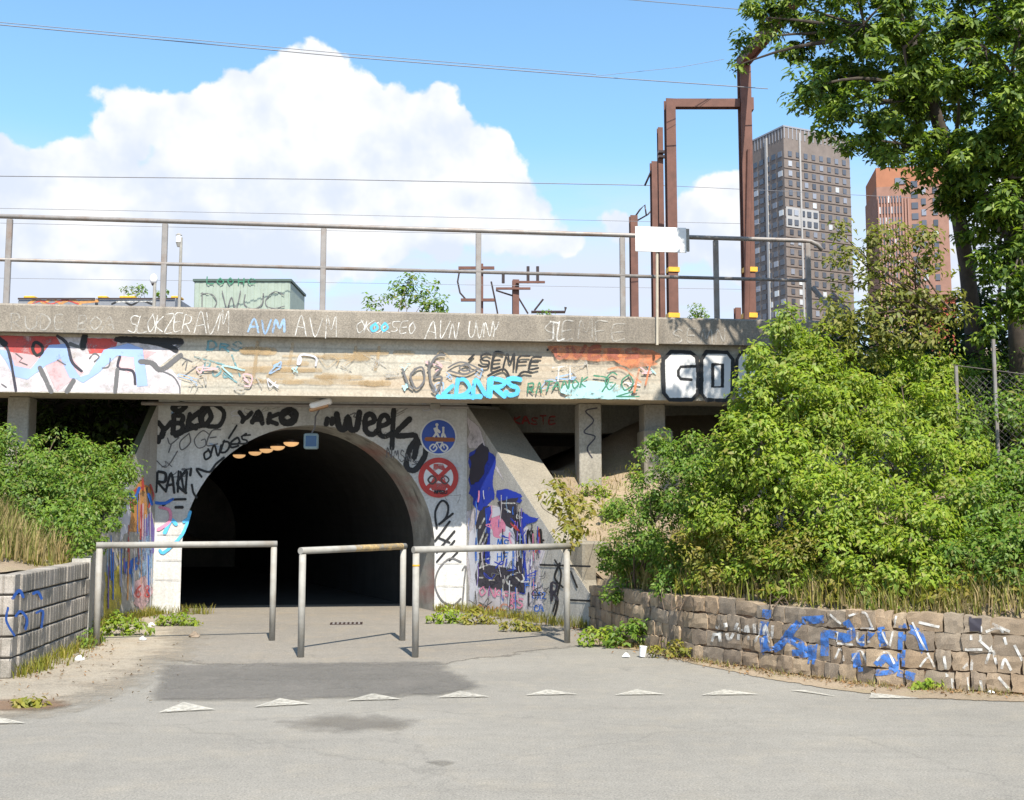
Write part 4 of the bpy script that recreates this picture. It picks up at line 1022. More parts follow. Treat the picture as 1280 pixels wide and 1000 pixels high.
graffiti(PRW, text_strokes('N4', 660, 683, 8, 20, 11) + [[(658, 683), (690, 683)], cr([(694, 700), (702, 716), (698, 740), (692, 764)]), cr([(700, 704), (694, 722), (704, 734)]), cr([(688, 740), (698, 750), (692, 776)]), cr([(714, 714), (722, 734)]), [(676, 706), (738, 708)], [(712, 750), (738, 751)]], 2.6, K['black'], rw)
graffiti(PRW, text_strokes('R', 690, 750, 8, 20, 10), 3.4, K['slate'], rw)
graffiti(PRW, [[(674, 660), (676, 684)]], 2.0, K['red'], rw)
for _ in range(70):
    x = random.uniform(587, 676); y0 = random.uniform(600 + max(0, x - 610) * 0.7, 745); l_ = random.uniform(6, 34)
    graffiti(PRW, [[(x, y0), (x + random.uniform(-1, 1), y0 + l_ * 0.5), (x + random.uniform(-2, 2), min(y0 + l_, 768))]], random.uniform(0.7, 2.2), K[random.choice(['deepblue', 'slate', 'lightgrey', 'offwhite', 'pink', 'purple', 'fadedblue', 'blue', 'white', 'grey'])], rw, 'paint_run')
for _ in range(26):
    x, y = random.uniform(590, 690), random.uniform(640, 756)
    if y < 560 + (x - 590) * 1.25: continue
    graffiti(PRW, [cr([(x + random.uniform(-7, 7), y + random.uniform(-6, 6)) for _ in range(5)])], random.uniform(0.9, 1.8), K[random.choice(['slate', 'blue', 'grey', 'white', 'red', 'pink', 'deepblue'])], rw, 'scribble')
# --- column
graffiti(PC, [cr([(746, 510), (732, 514), (742, 526), (730, 540), (744, 546), (734, 560), (740, 572)])], 2.2, K['slate'], bridge)
PCB = Plane(B(0, 0.945, 0), S)
graffiti(PCB, text_strokes('KASTE', 642, 530, 8, 9, 11), 2.5, K['red'], bridge)

# --- stones: paint follows the uneven faces
def stone_paint(strokes, width, m, name='graffiti'):
    b = MB(); 
    cum = [(along(l)[0], l) for l in [i * 0.02 for i in range(480)]]
    pxs = []
    for p, l in cum:
        pxs.append(640 + FPX * p.x / (CP * p.y + SP * (0.35 - EYE)))
    def hit(px, py):
        l = np.interp(px, pxs, [c_[1] for c_ in cum])
        p, d = along(l); out = d.cross(Z); out = -out if out.dot(CAMP - p) < 0 else out
        r_ = ray(px, py); t = (p - CAMP).dot(out) / r_.dot(out); q_ = CAMP + r_ * t
        loc, nr, idx, dist = bvh.ray_cast(q_ + out * 0.3, -out, 0.5)
        if loc is None: return None
        return loc + out * (0.004 + LAYER[0] % 5 * 0.0008), dist
    LAYER[0] += 1
    for st in strokes:
        fine = []
        for a_, c_ in zip(st[:-1], st[1:]):
            n = max(1, int(math.hypot(c_[0] - a_[0], c_[1] - a_[1]) / 1.6))
            fine += [(a_[0] + (c_[0] - a_[0]) * k / n, a_[1] + (c_[1] - a_[1]) * k / n) for k in range(n)]
        fine.append(st[-1])
        res = strip2d(fine, width); m_ = max(2, int(width / 1.8)) + 1
        rows = [[hit(*(l.lerp(r_, j / (m_ - 1)))) for j in range(m_)] for l, r_, d in res]
        for i in range(len(rows) - 1):
            for j in range(m_ - 1):
                qd = [rows[i][j], rows[i + 1][j], rows[i + 1][j + 1], rows[i][j + 1]]
                if any(x is None for x in qd): continue
                ds = [x[1] for x in qd]
                if max(ds) - min(ds) > 0.08: continue
                k = len(b.v); b.v += [tuple(x[0]) for x in qd]; b.f.append((k, k + 1, k + 2, k + 3))
    return b.build(name, m, sw)
stone_paint([[(958, 762), (955, 790), (958, 818)], cr([(958, 815), (975, 806), (986, 790)]), cr([(996, 778), (986, 796), (1000, 806), (1010, 816), (990, 817)]), [(1000, 776), (1028, 774)], [(1016, 805), (1014, 830)], [(1030, 788), (1030, 820)], [(1034, 792), (1062, 798)], cr([(1056, 776), (1064, 794), (1050, 800)]), [(1074, 806), (1092, 786)], [(1100, 784), (1104, 808)], [(1070, 816), (1074, 840)], cr([(1096, 832), (1108, 822), (1118, 836), (1094, 840)]), [(1128, 782), (1126, 838)], cr([(1128, 784), (1148, 792), (1156, 816)]), [(1122, 840), (1144, 846)]], 10.0, K['wallblue'])
stone_paint([cr([(1060, 770), (1080, 766), (1090, 784)]), [(1060, 786), (1092, 786)], cr([(1044, 824), (1050, 810), (1056, 826)]), cr([(1066, 826), (1076, 812), (1084, 830)]), cr([(1096, 826), (1108, 814), (1118, 830)]), [(1120, 770), (1112, 808)], [(1140, 778), (1162, 822)], cr([(1148, 836), (1160, 822), (1168, 834)]), [(1046, 790), (1044, 804), (1066, 806)], cr([(1072, 790), (1072, 802), (1088, 802)]), [(1102, 790), (1110, 806)], [(1036, 768), (1050, 780)]], 2.6, K['white'])
stone_paint(text_strokes('AVM', 888, 800, 14, 20, 17, 0.05, wob=1) + text_strokes('VN', 940, 802, 11, 20, 14, 0.05, wob=1), 3.4, K['white'])
stone_paint([[(1214, 800), (1214, 784), (1226, 784), (1226, 800)], [(1206, 812), (1228, 812)], cr([(1204, 836), (1214, 826), (1214, 838)]), [(1232, 830), (1240, 808), (1246, 832)], [(1224, 800), (1244, 818)], cr([(1252, 836), (1256, 824), (1264, 838)]), [(1190, 848), (1192, 866)], [(1210, 846), (1212, 862)], [(1240, 780), (1262, 790)], [(1268, 806), (1278, 826)], [(1148, 778), (1174, 784)], cr([(1232, 790), (1250, 786), (1258, 806)]), [(1180, 820), (1184, 846)], [(1226, 850), (1228, 866)], [(1248, 846), (1262, 862)]], 3.4, K['white'])
stone_paint([[(1212, 786), (1226, 786)], [(1211, 776), (1227, 776)]], 10, K['slate'])

# ------------------------------------------------------------------ signs and lamps on the portal
def disc(plane, cx, cy, rx, ry, m, parent, name, off, n=36, px_poly=None, thick=0.0):
    pts = px_poly or [(cx + rx * math.cos(2 * math.pi * i / n), cy + ry * math.sin(2 * math.pi * i / n)) for i in range(n)]
    b = MB()
    if thick: b.prism([plane.pix(x, y, off) for x, y in pts], -plane.out * thick)
    else: b.add([plane.pix(x, y, off) for x, y in pts], [tuple(range(len(pts)))])
    return b.build(name, m, parent)
MT['sign_blue'] = plain('sign_blue', (0.012, 0.07, 0.42), 0.4, 0, 0.2, 9)
MT['sign_red'] = plain('sign_red', (0.55, 0.035, 0.025), 0.5, 0, 0.3, 9)
MT['sign_white'] = plain('sign_white', (0.72, 0.72, 0.70), 0.5, 0, 0.15, 12)
MT['sign_brown'] = paint('sign_brown', (0.38, 0.13, 0.05), 0.25, 12)
sg = thing('round_sign', 'round blue sign with walking figures and bicycle on the portal wall', 'sign', PW.pix(548, 546))
disc(PW, 548, 546, 23, 23, MT['sign_white'], sg, 'rim', 0.022, thick=0.020)
disc(PW, 548, 546, 21, 21, MT['sign_blue'], sg, 'disc', 0.0245)
def spic(parent, strokes, w_, m, name, off=0.027):
    for st in strokes: graffiti(PW, [st], w_, m, parent, name, base=off)
spic(sg, [[(545, 541), (543, 536)], [(546, 534), (545, 543)], [(545, 542), (541, 548)], [(546, 542), (549, 548)], [(545, 536), (549, 540)]], 2.2, MT['sign_white'], 'walker', 0.027)
disc(PW, 546, 531, 2.0, 2.0, MT['sign_white'], sg, 'walker_head', 0.027, 12)
disc(PW, 554, 535, 1.6, 1.6, MT['sign_white'], sg, 'child_head', 0.027, 12)
spic(sg, [[(554, 537), (554, 544)], [(553, 543), (552, 548)], [(555, 543), (557, 548)]], 2.0, MT['sign_white'], 'child', 0.027)
spic(sg, [[(533, 549), (566, 550)]], 5.5, MT['sign_brown'], 'smear', 0.031)
for cx in (541.5, 555): spic(sg, [cr([(cx - 4.5, 560), (cx, 555.5), (cx + 4.5, 560), (cx, 564.5), (cx - 4.5, 560)])], 1.3, MT['sign_white'], 'bicycle_wheel', 0.027)
spic(sg, [[(541.5, 560), (546, 553), (553, 553), (555, 560)], [(546, 553), (549, 560), (553, 553)]], 1.2, MT['sign_white'], 'bicycle_frame', 0.027)
sg2 = thing('round_sign', 'round red and white sign crossed out and scribbled over, below the blue sign', 'sign', PW.pix(548, 597))
disc(PW, 548, 597, 25, 25, MT['sign_red'], sg2, 'disc', 0.020, thick=0.018)
disc(PW, 548, 597, 18.5, 18.5, MT['sign_white'], sg2, 'field', 0.0225)
for a_ in ([(534, 584), (562, 610)], [(562, 584), (534, 610)]): spic(sg2, [a_], 4.2, MT['sign_red'], 'cross_bar', 0.027)
for cx in (540, 556): spic(sg2, [cr([(cx - 5, 600), (cx, 595), (cx + 5, 600), (cx, 605), (cx - 5, 600)])], 1.4, MT['insul'], 'moped_wheel', 0.031)
spic(sg2, [[(540, 600), (546, 594), (553, 594), (556, 600)], [(546, 594), (549, 601)]], 1.6, K['red'], 'moped_frame', 0.031)
disc(PW, 0, 0, 0, 0, K['red'], sg2, 'red_patch', 0.030, px_poly=[(542, 580), (554, 580), (558, 590), (548, 586), (541, 590)])
disc(PW, 0, 0, 0, 0, K['red'], sg2, 'red_patch', 0.030, px_poly=[(536, 605), (546, 603), (560, 606), (556, 614), (540, 613)])
spic(sg2, text_strokes('NMSU', 543, 617, 3.2, 4, 4), 1.3, K['black'], 'scribble', 0.035)

MT['glow'] = None
def emit(name, col, st):
    m, N, L, b = mat(name)
    b.inputs['Base Color'].default_value = (*col, 1); b.inputs['Emission Color'].default_value = (*col, 1); b.inputs['Emission Strength'].default_value = st
    return m
MT['lamp_glow'] = emit('lamp_glow', (1.0, 0.58, 0.26), 0.42)
# bulkhead lamp on the beam over the mouth
lp = thing('wall_lamp', 'tilted bulkhead lamp with white housing above the tunnel crown', 'lamp', B(0.1, -0.5, 3.2))
LP = Plane(B(0, -1.2, 0), S)
c0 = LP.pix(399, 505)
ax = (S * 0.96 + Z * 0.28).normalized()
MB().box(c0 + Vector((0, 0.15, 0.02)), (0.34, 0.22, 0.09), (ax, Nn, ax.cross(Nn).normalized()), 0.02).build('housing', MT['white_paint'], lp)
MB().box(c0 + Vector((-0.03, 0.15, -0.045)), (0.30, 0.18, 0.05), (ax, Nn, ax.cross(Nn).normalized()), 0.015).build('lens', plain('amber_lens', (0.55, 0.30, 0.14), 0.3), lp)
MB().box(c0 + Vector((0, 0.2, 0.10)), (0.06, 0.06, 0.12)).build('bracket', MT['railing'], lp)
# blue camera box hanging from its cable
bx = thing('camera_box', 'small blue box with pale frame hanging at the crown of the arch', 'box', LP.pix(385, 547))
c1 = LP.pix(385, 547) + Nn * 0.9
MB().box(c1, (0.23, 0.16, 0.25), (S, Nn, Z), 0.02).build('housing', plain('pale_blue_box', (0.30, 0.42, 0.46), 0.5), bx)
MB().box(c1 - Nn * 0.082, (0.17, 0.012, 0.17), (S, Nn, Z)).build('front_panel', plain('blue_panel', (0.04, 0.12, 0.26), 0.35), bx)
MB().tube([c1 + Z * 0.12, c1 + Z * 0.22 + S * 0.05, c1 + Z * 0.40 + S * 0.06, c0 + Nn * 0.5 + Z * 0.0], 0.014, 6).build('cable', MT['cable'], bx)
# ceiling lamps inside the tunnel
for i, (px, py) in enumerate([(364, 553), (347, 558), (333, 561.5), (319, 565), (299, 568.5)]):
    k = i * 1.15
    q0 = Vector((-3.72, 18.9, 0)) + TD * (0.55 + k)
    z_ = 2.80
    dd = ray(px, py); Y_ = 18.9 + TD.y * (0.55 + k)
    p_ = at(px, py, Y_)
    t = thing('ceiling_lamp', ['lit oval tunnel ceiling lamp nearest the arch crown', 'second lit oval tunnel lamp from the crown', 'middle lit lamp in the tunnel row', 'second deepest lit tunnel lamp', 'deepest lit lamp at the left end of the tunnel row'][i], 'lamp', p_, 'lamps along the tunnel ceiling')
    sph = MB(); rings = 5
    vv = []
    for j in range(rings + 1):
        th = math.pi / 2 * j / rings
        for q_ in range(14):
            an = 2 * math.pi * q_ / 14; vv.append(p_ + Vector((0.135 * math.cos(an) * math.cos(th), 0.11 * math.sin(an) * math.cos(th), -0.075 * math.sin(th))))
    ff = [(j * 14 + q_, j * 14 + (q_ + 1) % 14, (j + 1) * 14 + (q_ + 1) % 14, (j + 1) * 14 + q_) for j in range(rings) for q_ in range(14)]
    sph.add(vv, ff); sph.build('glass', MT['lamp_glow'], t, True)
    MB().tube([p_ + Z * 0.002, p_ + Z * 0.04], 0.12, 14).build('base', MT['insul'], t)

# ------------------------------------------------------------------ blank sign standing on the parapet
ws = thing('blank_sign', 'blank white rectangular sign panel on a thin post fixed to the parapet', 'sign', PP.pix(822, 430))
PSG = Plane(B(0, N_PAR - 0.06, 0), S)
a_, c_ = PSG.pix(794, 283), PSG.pix(858, 316)
MB().box((a_ + c_) / 2, ((c_ - a_).dot(S), 0.02, abs(c_.z - a_.z)), (S, Nn, Z), 0.004).build('panel', MT['white_paint'], ws)
e_ = PSG.pix(859, 300)
MB().box(e_ + S * 0.0 + Nn * 0.014, (0.07, 0.03, 0.36), (S, Nn, Z)).build('edge_fold', MT['galv'], ws)
MB().tube([PSG.pix(822, 431) + Nn * 0.028, PSG.pix(822, 284) + Nn * 0.032], 0.022, 10).build('post', plain('pale_post', (0.52, 0.46, 0.36), 0.6), ws)

# ------------------------------------------------------------------ overhead line steelwork
PLAT = 4.12
def hbeam(b, A, E, w_, side):
    """box section with open flanges"""
    d = (E - A).normalized(); sd = side.normalized(); o_ = d.cross(sd)
    c_ = (A + E) / 2; L_ = (E - A).length
    b.box(c_ + o_ * w_ * 0.42, (w_, w_ * 0.14, L_), (sd, o_, d)); b.box(c_ - o_ * w_ * 0.42, (w_, w_ * 0.14, L_), (sd, o_, d)); b.box(c_, (w_ * 0.62, w_ * 0.72, L_), (sd, o_, d))
    return b
def band(o, p, w_): MB().box(p, (w_ * 1.08, w_ * 1.08, 0.11), (S, Nn, Z)).build('yellow_band', MT['yellow'], o)
# portal-shaped mast: two legs joined by a level beam
YM = 26.0
g1 = thing('overhead_line_mast', 'tall rust brown steel frame with level beam and two yellow-banded legs', 'mast', at(841, 400, YM))
pA = at(841, 400, YM); pA.z = PLAT; pB_ = at(936.5, 400, YM); pB_.z = PLAT
zt = at(841, 130, YM).z
legA = hbeam(MB(), pA, Vector((pA.x, pA.y, zt + 0.1)), 0.23, S).build('leg', MT['corten'], g1)
tr = at(936.5, 84, YM)
legB = hbeam(MB(), pB_, Vector((pB_.x, pB_.y, tr.z)), 0.26, S).build('leg', MT['corten'], g1)
hbeam(MB(), Vector((pA.x + 0.118, pA.y, zt)), Vector((pB_.x - 0.132, pB_.y, zt)), 0.2, Z).build('cross_beam', MT['corten'], g1)
MB().box(Vector((pB_.x + 0.17, pB_.y, zt - 0.02)), (0.06, 0.2, 0.3)).build('end_plate', MT['corten'], g1)
hbeam(MB(), Vector((pB_.x - 0.02, pB_.y, tr.z + 0.13)) - Nn * -0.1, Vector((pB_.x, pB_.y, tr.z + 0.13)) - Nn * 14.2, 0.26, Z).build('long_beam', MT['corten'], g1)
pN = Vector((pB_.x, pB_.y, 0)) - Nn * 14.0
hbeam(MB(), pN + Z * 0.8, pN + Z * (tr.z - 0.003), 0.26, S).build('leg', MT['corten'], g1)
MB().tube([Vector((pB_.x - 0.18, pB_.y - 0.16, PLAT)), Vector((pB_.x + 0.06, pB_.y - 0.16, at(936, 190, YM).z))], 0.07, 8).build('strut', MT['corten'], g1)
for px in (841, 936.5):
    for py in (338, 395):
        p = at(px, py, YM); band(legA if px < 900 else legB, p, 0.25 if px < 900 else 0.28)
# single masts farther along the same row
def mast(label, px, ytop, Y_, w_, extra=None):
    b_ = at(px, 400, Y_); b_.z = PLAT; t_ = at(px, ytop, Y_)
    t = thing('overhead_line_post', label, 'mast', b_)
    hbeam(MB(), b_, Vector((b_.x, b_.y, t_.z)), w_, S).build('post', MT['corten'], t)
    return t, t_
m1, t_ = mast('slim dark steel post just left of the tall framed mast', 828, 160, 28.0, 0.13)
for yy in (190, 196): MB().box(at(828, yy, 27.9), (0.22, 0.12, 0.06)).build('clamp', MT['insul'], m1)
m2, t_ = mast('rust brown steel post with small insulator arm behind the blank sign', 821, 203, 31, 0.24)
MB().tube([at(821, 205, 31), at(814, 214, 31), at(806, 232, 31)], 0.03, 6).build('insulator_arm', MT['insul'], m2, True)
m3, t_ = mast('shorter rust brown steel post with hooked arms at the left of the row', 793, 270, 36, 0.24)
MB().tube([at(793, 272, 36), at(800, 262, 36), at(806, 256, 36), at(808, 270, 36)], 0.03, 6).build('hook_arm', MT['insul'], m3, True)
MB().tube([at(796, 276, 36), at(810, 268, 36), at(818, 258, 36)], 0.025, 6).build('hook_arm', MT['insul'], m3, True)
m4, t_ = mast('tiny rust brown post stub beside the right frame leg', 922, 385, 30, 0.16)
# far masts seen between the railing bars
YF = 62
f1 = thing('overhead_line_mast', 'distant rust brown mast with double cross arms seen behind the railing', 'mast', at(645, 400, YF))
b_ = at(644.5, 400, YF); b_.z = PLAT
hbeam(MB(), b_, at(644.5, 350, YF), 0.36, S).build('post', MT['corten'], f1)
for (x0, x1, yy) in ((620, 663, 362), (645, 681, 354)):
    a1_, a2_ = at(x0, yy, YF), at(x1, yy, YF); a2_.z = a1_.z
    hbeam(MB(), a1_ - Vector((0, 0.3, 0)), a2_ - Vector((0, 0.3, 0)), 0.12, Z).build('cross_arm', MT['corten'], f1)
for px in (629, 660, 672):
    MB().tube([at(px, 342 if px < 640 else 333, YF), at(px, 354, YF)], 0.09, 6).build('insulator', MT['insul'], f1)
MB().tube([at(620, 363, YF), at(648, 372, YF), at(660, 392, YF)], 0.05, 6).build('stay', MT['insul'], f1); MB().tube([at(664, 390, YF), at(706, 390, YF), at(707, 384, YF)], 0.08, 6).build('hanger', MT['insul'], f1); MB().tube([at(668, 388, YF), at(679, 374, YF)], 0.06, 6).build('stay', MT['insul'], f1)
f2 = thing('overhead_line_mast', 'distant H-shaped rust brown mast partly hidden by a railing post', 'mast', at(600, 400, YF))
for (x0, x1, yy) in ((573, 618, 335), (576, 618, 375)):
    a1_, a2_ = at(x0, yy, YF), at(x1, yy, YF); a2_.z = a1_.z
    hbeam(MB(), a1_, a2_, 0.16, Z).build('cross_arm', MT['corten'], f2)
hbeam(MB(), Vector((at(601, 400, YF).x, YF + 0.3, PLAT)), at(601, 330, YF + 0.3), 0.26, S).build('post', MT['corten'], f2)
MB().tube([at(575, 335, YF), at(572, 352, YF), at(575, 366, YF), at(582, 374, YF)], 0.05, 6).build('hanger', MT['insul'], f2); MB().tube([at(614, 352, YF), at(619, 376, YF), at(622, 392, YF)], 0.05, 6).build('hanger', MT['insul'], f2)
# wires
def wire(label, pts, r, sag=0.0):
    P3 = [at(x, y, d) for x, y, d in pts]
    out = []
    for i in range(len(P3) - 1):
        for k in range(8): out.append(P3[i].lerp(P3[i + 1], k / 8))
    out.append(P3[-1])
    n = len(out)
    for i, p in enumerate(out): p.z -= sag * (1 - (2 * i / (n - 1) - 1) ** 2)
    o = MB().tube(out, r * 0.62, 5).build('overhead_wire', MT['cable'])
    return tag(o, label, 'wire', 'overhead wires above the railway')
wire('highest slanting twin wire crossing the blue sky, upper strand', [(-120, 20, 21.5), (430, 71, 23.4), (745, 96, 24.6), (960, 111, 25.4)], 0.018)
wire('highest slanting twin wire crossing the blue sky, lower strand', [(-120, 17, 21.4), (430, 67, 23.4), (745, 93, 24.6)], 0.013)
wire('thin wire branching upward from the twin wire near the masts', [(745, 95, 24.6), (850, 84, 25), (905, 74, 25.4)], 0.008)
wire('wire in the top right corner running into the tree', [(700, -8, 23), (950, 14, 25), (1050, 22, 26)], 0.014)
wire('level wire across the big cloud, halfway up to the slanting wire', [(-120, 219, 30), (400, 224, 32), (830, 232, 34)], 0.022)
wire('faint level wire just above the railing top bar', [(-120, 258, 30), (400, 268, 32), (950, 280, 34)], 0.012)
wire('faint wire between the railing bars, upper one', [(-120, 276, 30), (400, 288, 32), (950, 300, 34)], 0.011)
wire('faint wire between the railing bars, lower one', [(-120, 346, 40), (400, 353, 42), (950, 362, 44)], 0.013)
wire('thin wire running right from the posts past the near tower', [(830, 232, 34), (1000, 240, 37), (1150, 248, 40)], 0.014)

# ------------------------------------------------------------------ things on the railway behind the parapet
def text_on(Y_, txt, x, y, w_, h, adv, width, m, parent, slant=0.0, off=0.02):
    pl_ = Plane((0, Y_ - off, 0), (1, 0, 0)); graffiti(pl_, text_strokes(txt, x, y, w_, h, adv, slant), width, m, parent)
YC = 34
ct = thing('container', 'pale green metal container with dark lid rim and outline graffiti', 'container', at(302, 400, YC))
a_, c_ = at(243, 352, YC), at(362, 400, YC)
MT['cgreen'] = plain('pale_green_metal', (0.34, 0.40, 0.33), 0.6, 0, 0.2, 3)
wC = c_.x - a_.x
MB().box(Vector(((a_.x + c_.x) / 2, YC + 1.2, (PLAT + a_.z) / 2)), (wC, 2.4, a_.z - PLAT), None, 0.02).build('body', MT['cgreen'], ct)
for k in range(14):
    MB().box(Vector((a_.x + wC * (k + 0.5) / 14, YC - 0.012, (PLAT + a_.z) / 2)), (wC / 28, 0.022, a_.z - PLAT - 0.1)).build('rib', MT['cgreen'], ct)
MB().box(Vector(((a_.x + c_.x) / 2, YC + 1.2, a_.z + 0.04)), (wC + 0.08, 2.48, 0.075)).build('lid', plain('dark_green_rim', (0.08, 0.12, 0.10), 0.6), ct)
text_on(YC, 'DWUC', 250, 387, 24, 22, 27, 1.6, K['grey'], ct, off=0.04); text_on(YC, 'LOOHC', 258, 355, 9, 8, 13, 1.8, K['green'], ct, off=0.05)
# train roof
YT = 40
trn = thing('train', 'yellow and black train with graffiti, only its upper edge above the parapet', 'train', at(120, 400, YT))
a_, c_ = at(23, 370, YT), at(219, 372, YT); zr = at(120, 371, YT).z
Lx = c_.x - a_.x
prof = [(0, PLAT), (0, zr - 0.16), (0.12, zr - 0.03), (0.5, zr), (2.3, zr), (2.7, zr - 0.03), (2.8, zr - 0.16), (2.8, PLAT)]
MB().prism([Vector((a_.x, YT + y, z)) for y, z in prof], Vector((Lx * 0.49, 0, 0))).build('carriage_body', plain('train_grey', (0.24, 0.25, 0.27), 0.5), trn)
MB().prism([Vector((a_.x + Lx * 0.51, YT + y, z)) for y, z in prof], Vector((Lx * 0.49, 0, 0))).build('carriage_body', plain('train_grey2', (0.24, 0.25, 0.27), 0.5), trn)
for x0, x1 in ((0.0, 0.49), (0.51, 1.0)):
    MB().box(Vector((a_.x + Lx * (x0 + x1) / 2, YT - 0.02, zr - 0.075)), (Lx * (x1 - x0), 0.05, 0.06)).build('roof_gutter', MT['insul'], trn)
YEL = plain('train_yellow', (0.75, 0.42, 0.03), 0.5)
for f_, w_ in ((0.03, 0.07), (0.50, 0.06), (0.66, 0.10), (0.97, 0.06)):
    MB().box(Vector((a_.x + Lx * f_ + 0.1, YT + 0.5, zr + 0.045)), (Lx * w_, 0.5, 0.08), None, 0.02).build('yellow_hatch', YEL, trn)
PT = Plane((0, YT - 0.003, 0), (1, 0, 0))
graffiti(PT, [cr([(36, 380), (46, 374), (56, 380)]), cr([(56, 378), (66, 374), (76, 380)]), cr([(76, 380), (88, 374), (100, 380)]), [(100, 378), (122, 376)]], 4.5, K['ochre'], trn); graffiti(PT, [cr([(40, 380), (52, 376), (64, 380), (80, 375), (98, 380)])], 2.0, K['red'], trn)
graffiti(PT, [cr([(140, 380), (152, 376), (164, 381), (176, 376), (190, 380)])], 3, K['black'], trn); graffiti(PT, [[(146, 377), (190, 376)]], 3, K['white'], trn)
def lamp_post(label, px, ytop, Y_, kind):
    b_ = at(px, 400, Y_); b_.z = PLAT; t_ = at(px, ytop, Y_)
    t = thing('platform_lamp', label, 'lamp', b_)
    MB().tube([b_, Vector((b_.x, b_.y, t_.z))], [0.06, 0.045], 8).build('pole', MT['galv'], t)
    r_ = 5 * Y_ / FPX
    if kind == 0:
        MB().tube([t_ - Z * r_, t_ - Z * r_ * 0.4, t_ + Z * r_ * 0.5, t_ + Z * r_ * 1.3, t_ + Z * r_ * 1.6], [r_ * 0.5, r_ * 0.9, r_ * 0.95, r_ * 0.6, 0.01], 10).build('globe', MT['white_paint'], t, True)
        MB().tube([t_ - Z * r_ * 1.5, t_ - Z * r_], [r_ * 0.3, r_ * 0.6], 8).build('collar', MT['insul'], t)
    else:
        MB().tube([t_ - Z * r_ * 2.4, t_ - Z * r_ * 1.2], [r_ * 0.35, r_ * 0.75], 8).build('collar', MT['galv'], t); MB().tube([t_ - Z * r_ * 1.2, t_ + Z * r_ * 0.6], r_ * 0.7, 8).build('lantern', MT['white_paint'], t)
        MB().tube([t_ + Z * r_ * 0.6, t_ + Z * r_ * 1.1], [r_ * 0.85, r_ * 0.3], 8).build('cap', MT['galv'], t)
lamp_post('short white globe lamp above the train roof', 192, 350, 30, 0)
lamp_post('tall thin lamp with lantern head beside a railing post', 223.5, 297, 34, 1)
hut = thing('cabinet', 'small rust red cabinet half hidden in the shrubs below the towers', 'cabinet', at(1178, 410, 22))
c_ = at(1178, 396, 22)
MB().box(Vector((c_.x, 22.2, (PLAT + c_.z) / 2 + 0.1)), (0.55, 0.5, c_.z - PLAT + 0.5), None, 0.015).build('body', plain('rust_red', (0.32, 0.07, 0.03), 0.6), hut); MB().box(Vector((c_.x, 22.2, c_.z + 0.36)), (0.62, 0.57, 0.05)).build('lid', MT['corten'], hut)

# ------------------------------------------------------------------ towers
def tower(name, label, corner, ztop, th, LA, LB, wallm, winA, winB, floors, z0, win_m, sizeA, sizeB):
    """corner = nearest corner; face A runs right, face B runs left/back"""
    t = thing(name, label, 'tower', corner)
    uA = Vector((math.cos(th), math.sin(th), 0)); uB = Vector((-math.sin(th), math.cos(th), 0))
    c_ = Vector((corner.x, corner.y, 0))
    MB().hexa([c_, c_ + uA * LA, c_ + uA * LA + uB * LB, c_ + uB * LB] + [p + Z * ztop for p in (c_, c_ + uA * LA, c_ + uA * LA + uB * LB, c_ + uB * LB)]).build('wall', wallm, t)
    fh = (ztop - z0) / floors
    shared = {}
    def win(p, u_, out, sz, nm='window'):
        key = (sz, round(u_.x, 3))
        if key not in shared:
            b = MB(); b.box((0, 0, 0), (sz[0], 0.35, sz[1]), (u_, out, Z)); me = bpy.data.meshes.new(nm); me.from_pydata(b.v, [], b.f); me.update(); shared[key] = me
            me.materials.append(win_m[0])
        o = link(nm, shared[key], t); o.matrix_basis = Matrix.Translation(p)
        return o
    return t, uA, uB, c_, fh, win
def window_mat(name, col, rough=0.15):
    m, N, L, b = mat(name)
    oi = N.new('ShaderNodeObjectInfo')
    c = ramp(N, L, oi.outputs['Random'], [(0.0, [x * 0.6 for x in col]), (0.7, col), (0.9, [x * 2.0 + 0.05 for x in col]), (1.0, (0.6, 0.62, 0.62))])
    L.new(c, b.inputs['Base Color']); b.inputs['Roughness'].default_value = rough
    b.inputs['Specular IOR Level'].default_value = 0.6
    return m
WM = window_mat('hazed_glass', (0.10, 0.108, 0.13))  # panes lightened too, to stand in for haze
c_ = at(985, 400, 330); zt1 = at(985, 159, 330).z
T1, uA, uB, c_, fh, win = tower('tower_block', 'brown grey tower block with window grid and white panel, nearer the mast', c_, zt1, R(25), 25.6, 16, plain('hazed_brown_cladding', (0.20, 0.165, 0.145), 0.8, 0, 0.25, 0.6), 9, 6, 22, 40, [WM], 0, 0)  # distance haze put into the cladding as a lighter tone
oA, oB = -uB, -uA
floors = 18
zw = [zt1 - 8 - i * 3.03 for i in range(floors)]
WHITE = plain('white_cladding', (0.40, 0.39, 0.38), 0.7)
for fi, z_ in enumerate(zw):
    for k in range(8):
        if 5.5 < 1.6 + 3.0 * k < 6.5: continue
        win(c_ + uA * (2.2 + 3.0 * k) + oA * 0.0 + Z * z_, uA, oA, (1.35, 1.6))
    for k in range(5):
        win(c_ + uB * (1.8 + 3.0 * k) + Z * z_, uB, oB, (1.9, 1.7))
    if fi % 1 == 0:
        MB().box(c_ + uA * 12.8 + oA * 0.08 + Z * (z_ - 1.5), (25.6, 0.2, 0.22), (uA, oA, Z)).build('floor_band', plain('band', (0.165, 0.13, 0.11), 0.8) if fi == 0 else bpy.data.materials['band'], T1)
